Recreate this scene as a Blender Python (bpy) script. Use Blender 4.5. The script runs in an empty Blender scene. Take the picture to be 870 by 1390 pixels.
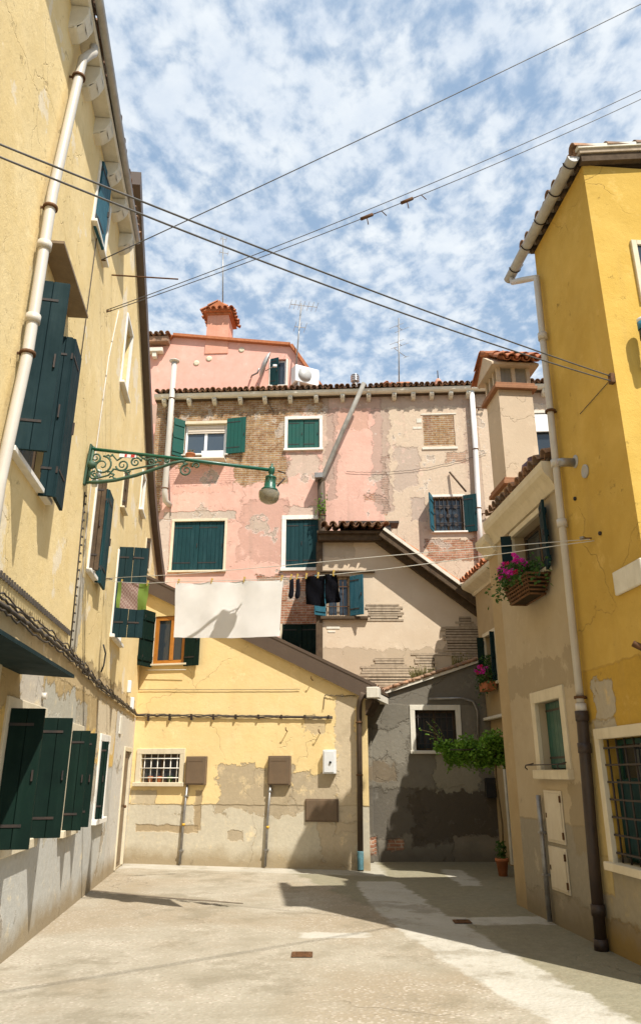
import bpy, bmesh, math, random
from mathutils import Vector, Matrix
from mathutils.geometry import tessellate_polygon, delaunay_2d_cdt
random.seed(7)
R_ = math.radians
SC = bpy.context.scene
COL = SC.collection
# ------------------------------------------------------------------ camera geometry
F = 1040.0; TH = math.atan(.385); CT, ST = math.cos(TH), math.sin(TH); EYE = 1.6
def ray(px, py):
    u = (px-435)/F; v = (650-py)/F
    return Vector((u, CT-v*ST, ST+v*CT))
def at_y(px, py, Y):
    r = ray(px, py); t = Y/r.y
    return Vector((r.x*t, Y, EYE+r.z*t))
def at_ground(px, py, z=0.0):
    r = ray(px, py); t = (z-EYE)/r.z
    return Vector((r.x*t, r.y*t, z))
class Frame:
    """a facade: local x along it, local -y towards the viewer, local z up"""
    def __init__(s, P, deg):
        s.P = Vector((P[0], P[1], 0)); s.a = R_(deg)
        s.d = Vector((math.cos(s.a), math.sin(s.a), 0)); s.n = Vector((s.d.y, -s.d.x, 0))
    def loc(s, px, py, off=0.0):
        r = ray(px, py); t = (s.P.dot(s.n)+off)/r.dot(s.n)
        w = Vector((r.x*t, r.y*t, EYE+r.z*t)); return ((w-s.P).dot(s.d), w.z)
    def world(s, x, z, out=0.0):
        w = s.P+s.d*x+s.n*out; return Vector((w.x, w.y, z))
LF = Frame((-2.99, 9.05), 96); RF = Frame((2.78, 8.8), -85); YF = Frame((-3.78, 16.33), -14.7)
PK = Frame((-4.94, 21.2), -3.3); GF = Frame((1.0, 16.6), 0); BF = Frame((1.0, 17.3), 0); RP = Frame((-6.2, 22.6), -3.3)
C2F = Frame((3.45, 16.6), -85)

# ------------------------------------------------------------------ object helpers
def thing(name, label, cat, fr=None, loc=None, group=None, rot=0.0):
    o = bpy.data.objects.new(name, None); COL.objects.link(o); o.empty_display_size = .1
    if fr is not None: o.location = fr.P; o.rotation_euler = (0, 0, fr.a)
    if loc is not None: o.location = loc; o.rotation_euler = (0, 0, fr.a if fr is not None else rot)
    o['label'] = label; o['category'] = cat
    if group: o['group'] = group
    return o
def link(name, bm, mats, parent=None, smooth=False):
    me = bpy.data.meshes.new(name)
    bmesh.ops.recalc_face_normals(bm, faces=bm.faces[:])
    bm.to_mesh(me); bm.free()
    if not isinstance(mats, (list, tuple)): mats = [mats]
    for m in mats: me.materials.append(m)
    if smooth:
        for p in me.polygons: p.use_smooth = True
        try: me.set_sharp_from_angle(angle=R_(40))
        except Exception: pass
    o = bpy.data.objects.new(name, me); COL.objects.link(o)
    if parent is not None: o.parent = parent
    return o
def tag(o, label, cat, group=None):
    o['label'] = label; o['category'] = cat
    if group: o['group'] = group
    return o
def structure(o): o['kind'] = 'structure'; return o
def BM(): return bmesh.new()
def box(bm, x0, x1, y0, y1, z0, z1, mi=0, M=None, bev=0.0):
    vs = [bm.verts.new((x, y, z)) for z in (z0, z1) for y in (y0, y1) for x in (x0, x1)]
    fs = []
    for idx in ((0, 2, 3, 1), (4, 5, 7, 6), (0, 1, 5, 4), (2, 6, 7, 3), (0, 4, 6, 2), (1, 3, 7, 5)):
        f = bm.faces.new([vs[i] for i in idx]); f.material_index = mi; fs.append(f)
    if bev > 0:
        es = list({e for f in fs for e in f.edges})
        r = bmesh.ops.bevel(bm, geom=es, offset=bev, segments=1, affect='EDGES')
        for f in r['faces']: f.material_index = mi
        vs = list({v for f in r['faces'] for v in f.verts} | {v for v in vs if v.is_valid})
    if M is not None:
        for v in vs: v.co = M @ v.co
    return vs
def prism(bm, poly, a, b, axis='y', mi=0):
    """poly: 2D points; extruded along axis from a to b"""
    def P(p, t):
        if axis == 'y': return (p[0], t, p[1])
        if axis == 'x': return (t, p[0], p[1])
        return (p[0], p[1], t)
    A = [bm.verts.new(P(p, a)) for p in poly]; B = [bm.verts.new(P(p, b)) for p in poly]
    n = len(poly)
    tri = tessellate_polygon([[Vector((p[0], p[1], 0)) for p in poly]])
    for t in tri:
        f = bm.faces.new([A[i] for i in t]); f.material_index = mi
        f = bm.faces.new([B[i] for i in reversed(t)]); f.material_index = mi
    for i in range(n):
        f = bm.faces.new((A[i], A[(i+1) % n], B[(i+1) % n], B[i])); f.material_index = mi
    return A+B
def tube(bm, pts, r, seg=10, mi=0, cap=True, rs=None):
    pts = [Vector(p) for p in pts]; rings = []
    prev = None
    for i, p in enumerate(pts):
        if i == 0: t = pts[1]-p
        elif i == len(pts)-1: t = p-pts[i-1]
        else: t = (pts[i+1]-p).normalized()+(p-pts[i-1]).normalized()
        t.normalize()
        if prev is None:
            a = Vector((0, 0, 1)) if abs(t.z) < .9 else Vector((1, 0, 0))
            u = t.cross(a).normalized()
        else:
            u = (prev-t*prev.dot(t)).normalized()
        prev = u; w = t.cross(u)
        rr = rs[i] if rs else r
        rings.append([bm.verts.new(p+(u*math.cos(2*math.pi*k/seg)+w*math.sin(2*math.pi*k/seg))*rr) for k in range(seg)])
    for i in range(len(rings)-1):
        for k in range(seg):
            f = bm.faces.new((rings[i][k], rings[i][(k+1) % seg], rings[i+1][(k+1) % seg], rings[i+1][k])); f.material_index = mi; f.smooth = True
    if cap:
        for rg in (rings[0], list(reversed(rings[-1]))):
            f = bm.faces.new(rg); f.material_index = mi
    return rings
def lathe(bm, prof, seg=16, c=(0, 0, 0), mi=0, M=None):
    rings = []
    for r, z in prof:
        ring = []
        for k in range(seg):
            v = Vector((r*math.cos(2*math.pi*k/seg), r*math.sin(2*math.pi*k/seg), z))
            if M is not None: v = M @ v
            ring.append(bm.verts.new(v+Vector(c)))
        rings.append(ring)
    for i in range(len(rings)-1):
        for k in range(seg):
            f = bm.faces.new((rings[i][k], rings[i][(k+1) % seg], rings[i+1][(k+1) % seg], rings[i+1][k])); f.material_index = mi; f.smooth = True
    for rg in (rings[0], rings[-1]):
        if prof[0 if rg is rings[0] else -1][0] > 1e-4:
            f = bm.faces.new(rg); f.material_index = mi
def wall_mesh(bm, outline, holes, depth, recess=.28, mi=0, mi_in=1):
    """closed solid: facade outline in (x,z) with rectangular holes (x0,x1,z0,z1[,recess]) sunk into it"""
    loops = [[Vector((x, z, 0)) for x, z in outline]]
    for h in holes:
        x0, x1, z0, z1 = h[:4]
        loops.append([Vector((x0, z0, 0)), Vector((x0, z1, 0)), Vector((x1, z1, 0)), Vector((x1, z0, 0))])
    flat = [v for l in loops for v in l]
    edges = []; k0 = 0
    for l in loops:
        m = len(l); edges += [(k0+i, k0+(i+1) % m) for i in range(m)]; k0 += m
    vo, _, fo, ov, _, _ = delaunay_2d_cdt([Vector((v.x, v.y)) for v in flat], edges, [], 0, 1e-5, True)
    def inside(p):
        c = False; n_ = len(outline)
        for i in range(n_):
            (xa, za), (xb, zb) = outline[i], outline[(i+1) % n_]
            if (za > p.y) != (zb > p.y) and p.x < (xb-xa)*(p.y-za)/(zb-za)+xa: c = not c
        return c and not any(h[0] < p.x < h[1] and h[2] < p.y < h[3] for h in holes)
    V = [bm.verts.new((v.x, 0, v.y)) for v in flat]
    tri = []
    for f in fo:
        c = (vo[f[0]]+vo[f[1]]+vo[f[2]])/3
        if inside(c): tri.append([ov[i][0] if ov[i] else print('WALL VERT PROBLEM', vo[i], outline) or 0 for i in f])
    for t in tri:
        try: bm.faces.new([V[i] for i in t]).material_index = mi
        except ValueError: pass
    n = len(outline)
    W = [bm.verts.new((x, depth, z)) for x, z in outline]
    for i in range(n):
        bm.faces.new((V[i], V[(i+1) % n], W[(i+1) % n], W[i])).material_index = mi
    for t in tessellate_polygon([loops[0]]):
        bm.faces.new([W[i] for i in reversed(t)]).material_index = mi
    k = n
    for h in holes:
        rc = h[4] if len(h) > 4 else recess
        q = V[k:k+4]; k += 4
        b = [bm.verts.new((v.co.x, rc, v.co.z)) for v in q]
        for i in range(4): bm.faces.new((q[i], q[(i+1) % 4], b[(i+1) % 4], b[i])).material_index = mi
        bm.faces.new(b).material_index = mi_in
def lerp(a, b, t): return a+(b-a)*t

# ------------------------------------------------------------------ materials
class NG:
    def __init__(s, name, rough=.85, spec=.3):
        s.m = bpy.data.materials.new(name); s.m.use_nodes = True; s.nt = s.m.node_tree
        s.b = s.nt.nodes['Principled BSDF']; s.b.inputs['Roughness'].default_value = rough
        s.b.inputs['Specular IOR Level'].default_value = spec
        tc = s.node('ShaderNodeTexCoord'); s.P = tc.outputs['Object']
        sp = s.node('ShaderNodeSeparateXYZ'); s.L(s.P, sp.inputs[0]); s.X, s.Y, s.Z = sp.outputs
    def node(s, t): return s.nt.nodes.new(t)
    def L(s, a, b): s.nt.links.new(a, b)
    def put(s, sock, v):
        if isinstance(v, bpy.types.NodeSocket): s.L(v, sock)
        elif isinstance(v, (tuple, list)) and len(v) == 3 and sock.type == 'RGBA': sock.default_value = (*v, 1)
        else: sock.default_value = v
    def math(s, op, a, b=0.0, c=0.0, clamp=False):
        n = s.node('ShaderNodeMath'); n.operation = op; n.use_clamp = clamp
        s.put(n.inputs[0], a); s.put(n.inputs[1], b); s.put(n.inputs[2], c); return n.outputs[0]
    def scale(s, sx, sy, sz):
        n = s.node('ShaderNodeVectorMath'); n.operation = 'MULTIPLY'; s.L(s.P, n.inputs[0]); n.inputs[1].default_value = (sx, sy, sz); return n.outputs[0]
    def noise(s, sc, det=6, rough=.6, vec=None, dist=0.0, seed=0.0):
        n = s.node('ShaderNodeTexNoise'); n.noise_dimensions = '4D'
        s.L(vec if vec is not None else s.P, n.inputs['Vector'])
        n.inputs['W'].default_value = seed; n.inputs['Scale'].default_value = sc; n.inputs['Detail'].default_value = det
        n.inputs['Roughness'].default_value = rough; n.inputs['Distortion'].default_value = dist; return n.outputs['Fac']
    def rng(s, v, a, b, lo=0.0, hi=1.0, smooth=False):
        n = s.node('ShaderNodeMapRange'); n.clamp = True
        if smooth: n.interpolation_type = 'SMOOTHSTEP'
        s.put(n.inputs[0], v); n.inputs[1].default_value = a; n.inputs[2].default_value = b; n.inputs[3].default_value = lo; n.inputs[4].default_value = hi
        return n.outputs[0]
    def mix(s, f, a, b, mode='MIX'):
        n = s.node('ShaderNodeMix'); n.data_type = 'RGBA'; n.blend_type = mode
        s.put(n.inputs[0], f); s.put(n.inputs[6], a); s.put(n.inputs[7], b); return n.outputs[2]
    def boxm(s, x0, x1, z0, z1, amp=.25, soft=.03, seed=0.0, nsc=2.2, X=None):
        """ragged rectangular mask"""
        X = X if X is not None else s.X
        w = s.noise(nsc, 8, .68, seed=seed+3.1)
        w2 = s.math('MULTIPLY', s.math('SUBTRACT', w, .5), 2*amp)
        dx = s.math('SUBTRACT', s.math('ABSOLUTE', s.math('SUBTRACT', X, (x0+x1)/2)), (x1-x0)/2)
        dz = s.math('SUBTRACT', s.math('ABSOLUTE', s.math('SUBTRACT', s.Z, (z0+z1)/2)), (z1-z0)/2)
        d = s.math('ADD', s.math('MAXIMUM', dx, dz), w2)
        return s.rng(d, soft, -soft)
    def brick(s, c1=(.42, .26, .12), c2=(.3, .15, .08), mortar=(.5, .43, .33), X=None):
        cb = s.node('ShaderNodeCombineXYZ'); s.L(X if X is not None else s.X, cb.inputs[0]); s.L(s.Z, cb.inputs[1])
        wob = s.node('ShaderNodeVectorMath'); wob.operation = 'MULTIPLY_ADD'
        nz = s.node('ShaderNodeTexNoise'); s.L(s.P, nz.inputs['Vector']); nz.inputs['Scale'].default_value = 5
        s.L(nz.outputs['Color'], wob.inputs[0]); wob.inputs[1].default_value = (.03, .03, 0); s.L(cb.outputs[0], wob.inputs[2])
        n = s.node('ShaderNodeTexBrick'); s.L(wob.outputs[0], n.inputs['Vector'])
        n.inputs['Scale'].default_value = 1; n.inputs['Brick Width'].default_value = .24; n.inputs['Row Height'].default_value = .068
        n.inputs['Mortar Size'].default_value = .012; n.inputs['Mortar Smooth'].default_value = .3; n.inputs['Bias'].default_value = -.2
        n.inputs['Color1'].default_value = (*c1, 1); n.inputs['Color2'].default_value = (*c2, 1); n.inputs['Mortar'].default_value = (*mortar, 1)
        v = s.noise(4, 6, .7, seed=9); v2 = s.noise(11, 8, .75, seed=19)
        col = s.mix(s.rng(v, .38, .62), n.outputs['Color'], s.mix(1.0, n.outputs['Color'], (.55, .45, .36), 'MULTIPLY')); col = s.mix(s.rng(v2, .5, .72, 0, .7), col, (.52, .38, .22))
        return col, n.outputs['Fac']
    def bump(s, h, strength=.5, dist=.02):
        n = s.node('ShaderNodeBump'); n.inputs['Strength'].default_value = strength; n.inputs['Distance'].default_value = dist
        s.L(h, n.inputs['Height']); s.L(n.outputs[0], s.b.inputs['Normal'])
    def out(s, col): s.put(s.b.inputs['Base Color'], col); return s.m

def wall_mat(name, base, base2, layers=(), streak=.35, mottle=.5, grime=(.30, .25, .18), bumpd=.012, X=None, gfoot=.5, fine=.25, crack=.5, chips=.35, fade=.5, peel=None, peelz=99.0):
    """layers: (x0,x1,z0,z1, colour | 'brick' | 'redbrick', amp, opacity)"""
    g = NG(name, .92, .15)
    Xs = {'x': g.X, 'y': g.Y}[X or 'x']
    big = g.noise(.55, 5, .6, seed=1); mid = g.noise(2.3, 8, .65, seed=2); sm = g.noise(14, 8, .7, seed=4); fn = g.noise(70, 4, .6, seed=5)
    col = g.mix(g.rng(mid, .32, .68), base, base2)
    col = g.mix(g.math('MULTIPLY', g.rng(big, .42, .7), mottle), col, tuple(c*.80 for c in base2))
    col = g.mix(g.math('MULTIPLY', g.rng(sm, .55, .8), fine), col, tuple(min(1, c*1.2+.05) for c in base))
    h = g.math('ADD', g.math('MULTIPLY', mid, .6), g.math('ADD', g.math('MULTIPLY', sm, .35), g.math('MULTIPLY', fn, .16)))
    for i, (x0, x1, z0, z1, c, amp, op) in enumerate(layers):
        m = g.boxm(x0, x1, z0, z1, amp, .012 if amp < .5 else .03, seed=i*1.7, nsc=max(1.2, min(4., 1.0/max(amp, .1))), X=Xs)
        m = g.math('MULTIPLY', m, op)
        if c in ('brick', 'redbrick'):
            bc, bf = g.brick(X=Xs) if c == 'brick' else g.brick((.50, .25, .15), (.36, .15, .09), (.55, .45, .36), X=Xs)
            col = g.mix(m, col, bc)
            h = g.math('SUBTRACT', h, g.math('MULTIPLY', m, g.math('ADD', .9, g.math('MULTIPLY', bf, .9))))
        else:
            cc = g.mix(g.rng(sm, .35, .7), c, tuple(q*.82 for q in c))
            edge_shade = g.math('MULTIPLY', g.math('MULTIPLY', m, g.math('SUBTRACT', 1.0, m)), 1.6, clamp=True)  # shade painted along each patch edge so the plaster step looks thick
            col = g.mix(m, col, cc); col = g.mix(edge_shade, col, grime)
            h = g.math('SUBTRACT', h, g.math('MULTIPLY', m, .6))
    c1 = g.noise(6.5, 9, .75, seed=31); c2_ = g.noise(1.3, 6, .7, seed=33)
    cm = g.math('MULTIPLY', g.rng(c1, .60, .64), g.rng(c2_, .46, .60))
    col = g.mix(g.math('MULTIPLY', cm, chips), col, grime); h = g.math('SUBTRACT', h, g.math('MULTIPLY', cm, .5))
    if peel:
        pn = g.noise(.9, 10, .66, seed=41); pm_ = g.math('MULTIPLY', g.rng(pn, .60, .615), g.rng(g.Z, peelz+.1, peelz-.1)); pr_ = g.math('MULTIPLY', g.rng(pn, .585, .60), g.math('SUBTRACT', 1.0, pm_))
        pcol = g.mix(g.rng(sm, .35, .7), peel, tuple(q*.75 for q in peel)); col = g.mix(g.math('MULTIPLY', pm_, .9), col, pcol); col = g.mix(g.math('MULTIPLY', pr_, .5), col, (.8, .74, .64)); h = g.math('SUBTRACT', h, g.math('MULTIPLY', pm_, .9))
    cl_ = g.math('MULTIPLY', g.rng(g.noise(3.2, 9, .72, seed=37), .56, .66), g.rng(c2_, .60, .42))
    col = g.mix(g.math('MULTIPLY', cl_, fade), col, tuple(min(1, q*1.12+.06) for q in base))
    # vertical rain streaks and fine cracks: stains with their own shape
    st = g.noise(1.0, 6, .65, vec=g.scale(3.2, 3.2, .22), seed=11)
    col = g.mix(g.math('MULTIPLY', g.rng(st, .55, .78), streak), col, grime)
    if crack:
        vo = g.node('ShaderNodeTexVoronoi'); vo.feature = 'DISTANCE_TO_EDGE'; vo.inputs['Scale'].default_value = .55
        wv = g.node('ShaderNodeVectorMath'); wv.operation = 'MULTIPLY_ADD'; nz = g.node('ShaderNodeTexNoise'); g.L(g.P, nz.inputs['Vector']); nz.inputs['Scale'].default_value = 2.2; nz.inputs['Detail'].default_value = 8
        g.L(nz.outputs['Color'], wv.inputs[0]); wv.inputs[1].default_value = (.7, .7, .7); g.L(g.P, wv.inputs[2]); g.L(wv.outputs[0], vo.inputs['Vector'])
        ck = g.math('MULTIPLY', g.rng(vo.outputs['Distance'], .004, .0), g.rng(big, .5, .56))
        col = g.mix(g.math('MULTIPLY', ck, crack), col, grime); h = g.math('SUBTRACT', h, g.math('MULTIPLY', ck, .5))
    # damp foot
    ft = g.boxm(-60, 60, -1, .22, .3, .12, seed=20, nsc=1.6)
    col = g.mix(g.math('MULTIPLY', ft, gfoot), col, tuple(q*.7 for q in grime))
    g.bump(h, .75, bumpd)
    return g.out(col)

def simple(name, c, c2=None, rough=.6, spec=.4, metal=0.0, sc=6.0, streak=0.0, bumpd=.003, grime=(.1, .08, .06), wear=0.0, wearc=(.45, .42, .36)):
    g = NG(name, rough, spec); g.b.inputs['Metallic'].default_value = metal
    c2 = c2 or tuple(q*.72 for q in c)
    n1 = g.noise(sc, 8, .65, seed=1); n2 = g.noise(sc*7, 5, .6, seed=2)
    col = g.mix(g.rng(n1, .35, .68), c, c2)
    if streak:
        st = g.noise(1.0, 6, .7, vec=g.scale(9, 9, .8), seed=3)
        col = g.mix(g.math('MULTIPLY', g.rng(st, .5, .75), streak), col, grime)
    if wear:
        w = g.noise(9, 9, .75, seed=6); col = g.mix(g.rng(w, 1-wear*.5-.02, 1-wear*.5+.02), col, wearc)
    g.bump(g.math('ADD', n1, g.math('MULTIPLY', n2, .5)), .6, bumpd)
    r = g.rng(n1, .3, .7, max(rough-.12, .05), min(rough+.12, 1)); g.L(r, g.b.inputs['Roughness'])
    return g.out(col)
# ------------------------------------------------------------------ palette
M = {}
YEL = (.80, .61, .32); YEL2 = (.76, .55, .26)
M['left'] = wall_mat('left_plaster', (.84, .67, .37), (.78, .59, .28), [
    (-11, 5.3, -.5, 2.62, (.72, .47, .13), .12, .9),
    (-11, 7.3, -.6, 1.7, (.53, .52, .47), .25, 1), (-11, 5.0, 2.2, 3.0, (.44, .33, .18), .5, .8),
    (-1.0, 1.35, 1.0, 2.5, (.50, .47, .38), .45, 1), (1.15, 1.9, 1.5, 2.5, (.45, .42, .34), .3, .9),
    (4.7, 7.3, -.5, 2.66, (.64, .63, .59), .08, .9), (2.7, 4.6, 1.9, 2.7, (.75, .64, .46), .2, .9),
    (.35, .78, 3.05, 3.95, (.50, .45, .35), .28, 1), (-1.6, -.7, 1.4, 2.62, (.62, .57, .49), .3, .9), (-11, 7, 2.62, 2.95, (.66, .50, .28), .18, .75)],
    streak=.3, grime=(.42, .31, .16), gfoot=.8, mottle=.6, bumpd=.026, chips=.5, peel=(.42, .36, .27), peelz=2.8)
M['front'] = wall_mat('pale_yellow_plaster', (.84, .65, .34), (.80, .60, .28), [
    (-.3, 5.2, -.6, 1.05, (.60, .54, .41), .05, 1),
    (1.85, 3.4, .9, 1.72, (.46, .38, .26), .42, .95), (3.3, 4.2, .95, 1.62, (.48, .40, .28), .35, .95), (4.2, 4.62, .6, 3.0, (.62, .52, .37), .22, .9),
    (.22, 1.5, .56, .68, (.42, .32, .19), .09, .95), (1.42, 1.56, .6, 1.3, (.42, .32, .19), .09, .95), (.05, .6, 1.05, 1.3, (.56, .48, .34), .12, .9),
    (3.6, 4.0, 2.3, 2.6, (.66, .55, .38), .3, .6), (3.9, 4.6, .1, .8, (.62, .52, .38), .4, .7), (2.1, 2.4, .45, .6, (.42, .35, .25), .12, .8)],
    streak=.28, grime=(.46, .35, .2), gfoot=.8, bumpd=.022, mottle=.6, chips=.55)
BEI = (.62, .50, .38)
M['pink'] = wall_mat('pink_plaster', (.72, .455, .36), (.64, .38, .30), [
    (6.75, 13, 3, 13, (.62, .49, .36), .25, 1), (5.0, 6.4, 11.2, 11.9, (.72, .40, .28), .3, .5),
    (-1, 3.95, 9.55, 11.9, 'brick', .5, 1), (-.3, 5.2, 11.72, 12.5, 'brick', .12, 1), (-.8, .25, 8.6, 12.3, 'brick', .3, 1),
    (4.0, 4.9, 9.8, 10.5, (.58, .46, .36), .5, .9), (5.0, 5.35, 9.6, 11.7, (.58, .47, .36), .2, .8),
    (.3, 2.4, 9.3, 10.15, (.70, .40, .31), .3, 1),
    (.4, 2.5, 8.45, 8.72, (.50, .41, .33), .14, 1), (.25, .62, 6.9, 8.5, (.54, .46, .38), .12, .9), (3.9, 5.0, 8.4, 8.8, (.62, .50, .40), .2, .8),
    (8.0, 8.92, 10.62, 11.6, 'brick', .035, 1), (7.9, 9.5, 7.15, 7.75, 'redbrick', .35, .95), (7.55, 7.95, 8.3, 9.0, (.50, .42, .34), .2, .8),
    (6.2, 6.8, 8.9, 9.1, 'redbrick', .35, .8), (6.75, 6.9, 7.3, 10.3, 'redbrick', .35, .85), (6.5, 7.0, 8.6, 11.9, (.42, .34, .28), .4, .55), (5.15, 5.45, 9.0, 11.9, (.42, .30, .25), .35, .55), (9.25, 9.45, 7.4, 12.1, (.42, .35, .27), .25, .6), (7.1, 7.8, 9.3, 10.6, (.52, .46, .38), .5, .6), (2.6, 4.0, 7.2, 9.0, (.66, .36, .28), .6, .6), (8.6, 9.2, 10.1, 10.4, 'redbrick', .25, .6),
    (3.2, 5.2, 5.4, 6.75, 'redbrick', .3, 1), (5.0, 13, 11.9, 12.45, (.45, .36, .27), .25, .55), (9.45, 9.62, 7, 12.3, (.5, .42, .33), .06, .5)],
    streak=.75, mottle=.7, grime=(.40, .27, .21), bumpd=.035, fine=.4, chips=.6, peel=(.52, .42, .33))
M['rearpink'] = wall_mat('rear_pink_plaster', (.76, .44, .36), (.70, .36, .28), [(0, 12, 12.2, 12.9, (.48, .38, .30), .25, .7)], streak=.35, mottle=.5, grime=(.45, .28, .2), crack=0)
M['beige'] = wall_mat('beige_plaster', (.62, .51, .38), (.58, .46, .33), [
    (-1, 3, 3.2, 4.2, (.50, .40, .29), .3, .5), (-1, -.2, 6.3, 7, (.52, .44, .35), .2, .6)], streak=.2, grime=(.35, .27, .18), mottle=.3)
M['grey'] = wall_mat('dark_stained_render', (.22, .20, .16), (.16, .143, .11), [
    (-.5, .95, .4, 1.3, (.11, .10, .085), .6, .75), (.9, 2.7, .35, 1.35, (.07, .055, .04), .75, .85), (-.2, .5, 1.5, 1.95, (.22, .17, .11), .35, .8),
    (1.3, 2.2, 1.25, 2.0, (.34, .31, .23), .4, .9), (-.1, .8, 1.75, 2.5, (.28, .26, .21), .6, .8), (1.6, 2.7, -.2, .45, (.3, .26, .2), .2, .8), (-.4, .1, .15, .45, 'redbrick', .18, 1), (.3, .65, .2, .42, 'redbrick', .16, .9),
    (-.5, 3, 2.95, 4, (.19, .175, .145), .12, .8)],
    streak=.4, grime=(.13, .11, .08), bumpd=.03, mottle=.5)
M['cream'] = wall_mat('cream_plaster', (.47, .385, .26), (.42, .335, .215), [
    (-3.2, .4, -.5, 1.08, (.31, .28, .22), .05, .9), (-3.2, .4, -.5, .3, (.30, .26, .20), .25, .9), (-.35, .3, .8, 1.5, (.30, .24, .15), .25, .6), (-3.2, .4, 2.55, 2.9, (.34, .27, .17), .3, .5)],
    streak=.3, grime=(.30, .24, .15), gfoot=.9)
M['creamup'] = wall_mat('ochre_cream_plaster', (.44, .33, .19), (.38, .28, .15), [], streak=.35, grime=(.3, .23, .13))
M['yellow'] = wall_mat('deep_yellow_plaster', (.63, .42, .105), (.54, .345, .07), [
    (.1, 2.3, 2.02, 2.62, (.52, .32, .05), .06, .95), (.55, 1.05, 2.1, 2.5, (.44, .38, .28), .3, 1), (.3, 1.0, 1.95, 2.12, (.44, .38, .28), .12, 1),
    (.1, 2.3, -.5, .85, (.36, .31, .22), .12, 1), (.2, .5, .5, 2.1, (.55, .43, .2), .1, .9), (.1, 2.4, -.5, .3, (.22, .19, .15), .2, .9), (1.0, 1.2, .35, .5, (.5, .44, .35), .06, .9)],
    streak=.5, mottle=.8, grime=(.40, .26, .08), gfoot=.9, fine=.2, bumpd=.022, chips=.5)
M['chim'] = wall_mat('chimney_plaster', (.63, .51, .37), (.58, .46, .33), [], streak=.3, grime=(.38, .3, .2))
M['pinkchim'] = wall_mat('pink_chimney_plaster', (.72, .38, .28), (.64, .30, .2), [], streak=.4, grime=(.4, .22, .15))
M['stone'] = simple('istrian_stone', (.72, .68, .58), (.60, .56, .46), .8, .2, sc=4, streak=.35, grime=(.30, .27, .20), bumpd=.006)
M['white'] = simple('white_surround', (.80, .77, .70), (.70, .66, .58), .75, .2, sc=5, streak=.3, grime=(.45, .38, .3), bumpd=.006)
M['creamstone'] = simple('cream_stone_frame', (.68, .60, .44), (.58, .50, .35), .8, .2, sc=4, streak=.3, grime=(.30, .25, .16), bumpd=.006)
M['green'] = simple('green_shutter_paint', (.012, .085, .062), (.008, .062, .048), .5, .4, sc=3, streak=.25, grime=(.05, .11, .09), wear=.0)
M['bgreen'] = simple('bright_green_paint', (.006, .080, .058), (.005, .064, .046), .5, .4, sc=3, streak=.2, grime=(.03, .06, .05), wear=.1, wearc=(.3, .4, .34))
M['dgreen'] = simple('dark_green_paint', (.003, .016, .010), (.002, .010, .007), .7, .15, sc=3, streak=.3, grime=(.02, .04, .03))
M['teal'] = simple('teal_shutter_paint', (.005, .038, .042), (.004, .030, .034), .65, .2, sc=3, streak=.3, grime=(.05, .12, .13), wear=.06, wearc=(.3, .33, .3))
M['lteal'] = simple('faded_teal_paint', (.018, .10, .135), (.012, .075, .105), .6, .3, sc=4, streak=.35, grime=(.12, .22, .26))
M['slate'] = simple('slate_green_paint', (.007, .026, .030), (.005, .019, .022), .7, .15, sc=3, streak=.4, grime=(.04, .07, .07), wear=.05)
M['iron'] = simple('black_iron', (.02, .018, .016), (.05, .03, .02), .6, .4, sc=12)
M['rust'] = simple('rusty_iron', (.16, .075, .03), (.06, .035, .02), .85, .2, sc=14)
M['lampgreen'] = simple('lamp_green_enamel', (.008, .10, .058), (.006, .075, .045), .35, .5, sc=8, streak=.2, grime=(.05, .09, .05))
M['scroll'] = simple('verdigris_ironwork', (.035, .10, .065), (.05, .08, .045), .6, .4, sc=20, streak=.3)
M['pvc'] = simple('pale_plastic_pipe', (.56, .52, .45), (.48, .44, .38), .4, .4, sc=3, streak=.35, grime=(.40, .34, .25))
M['whitepipe'] = simple('white_painted_pipe', (.82, .81, .78), (.74, .72, .68), .4, .4, sc=3, streak=.25, grime=(.5, .42, .32))
M['gutter'] = simple('grey_gutter_metal', (.46, .46, .44), (.36, .35, .33), .45, .5, sc=4, streak=.45, grime=(.2, .18, .15))
M['brownpipe'] = simple('brown_cast_pipe', (.07, .045, .028), (.10, .07, .045), .6, .3, sc=8, streak=.4, grime=(.03, .02, .015))
M['darkpipe'] = simple('dark_cast_pipe', (.030, .020, .016), (.05, .03, .02), .5, .4, sc=8, streak=.3)
M['flash'] = simple('brown_metal_flashing', (.105, .075, .055), (.085, .058, .042), .5, .4, sc=2.5, streak=.2, grime=(.05, .035, .025))
M['wood'] = simple('weathered_dark_wood', (.11, .075, .045), (.06, .042, .028), .9, .15, sc=8, streak=.5, grime=(.04, .03, .02), bumpd=.01)
M['lath'] = simple('grey_lath_wood', (.46, .37, .27), (.30, .235, .165), .9, .1, sc=12, streak=.3)
M['orangewood'] = simple('varnished_orange_wood', (.48, .19, .03), (.36, .13, .02), .35, .5, sc=10, streak=.3, grime=(.2, .07, .01))
M['brownpaint'] = simple('brown_painted_metal', (.17, .115, .07), (.13, .09, .055), .5, .4, sc=5, streak=.3)
M['doorbrown'] = simple('brown_door_paint', (.24, .17, .10), (.18, .125, .07), .55, .35, sc=4, streak=.4, grime=(.12, .08, .05))
M['box'] = simple('white_box_plastic', (.72, .73, .72), (.66, .67, .66), .4, .5, sc=3)
M['whitemetal'] = simple('white_enamel', (.82, .82, .80), (.76, .76, .74), .4, .5, sc=3)
M['galv'] = simple('galvanised_steel', (.34, .33, .31), (.22, .2, .18), .45, .5, metal=.6, sc=8)
M['fluegrey'] = simple('weathered_flue', (.30, .28, .24), (.20, .18, .15), .7, .3, sc=5, streak=.4)
M['steel'] = simple('stainless_flue', (.6, .6, .6), (.5, .5, .5), .3, .5, metal=.9, sc=5)
M['hatch'] = simple('cream_metal_hatch', (.60, .53, .40), (.53, .45, .32), .4, .5, sc=4, streak=.4, grime=(.35, .26, .16))
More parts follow.
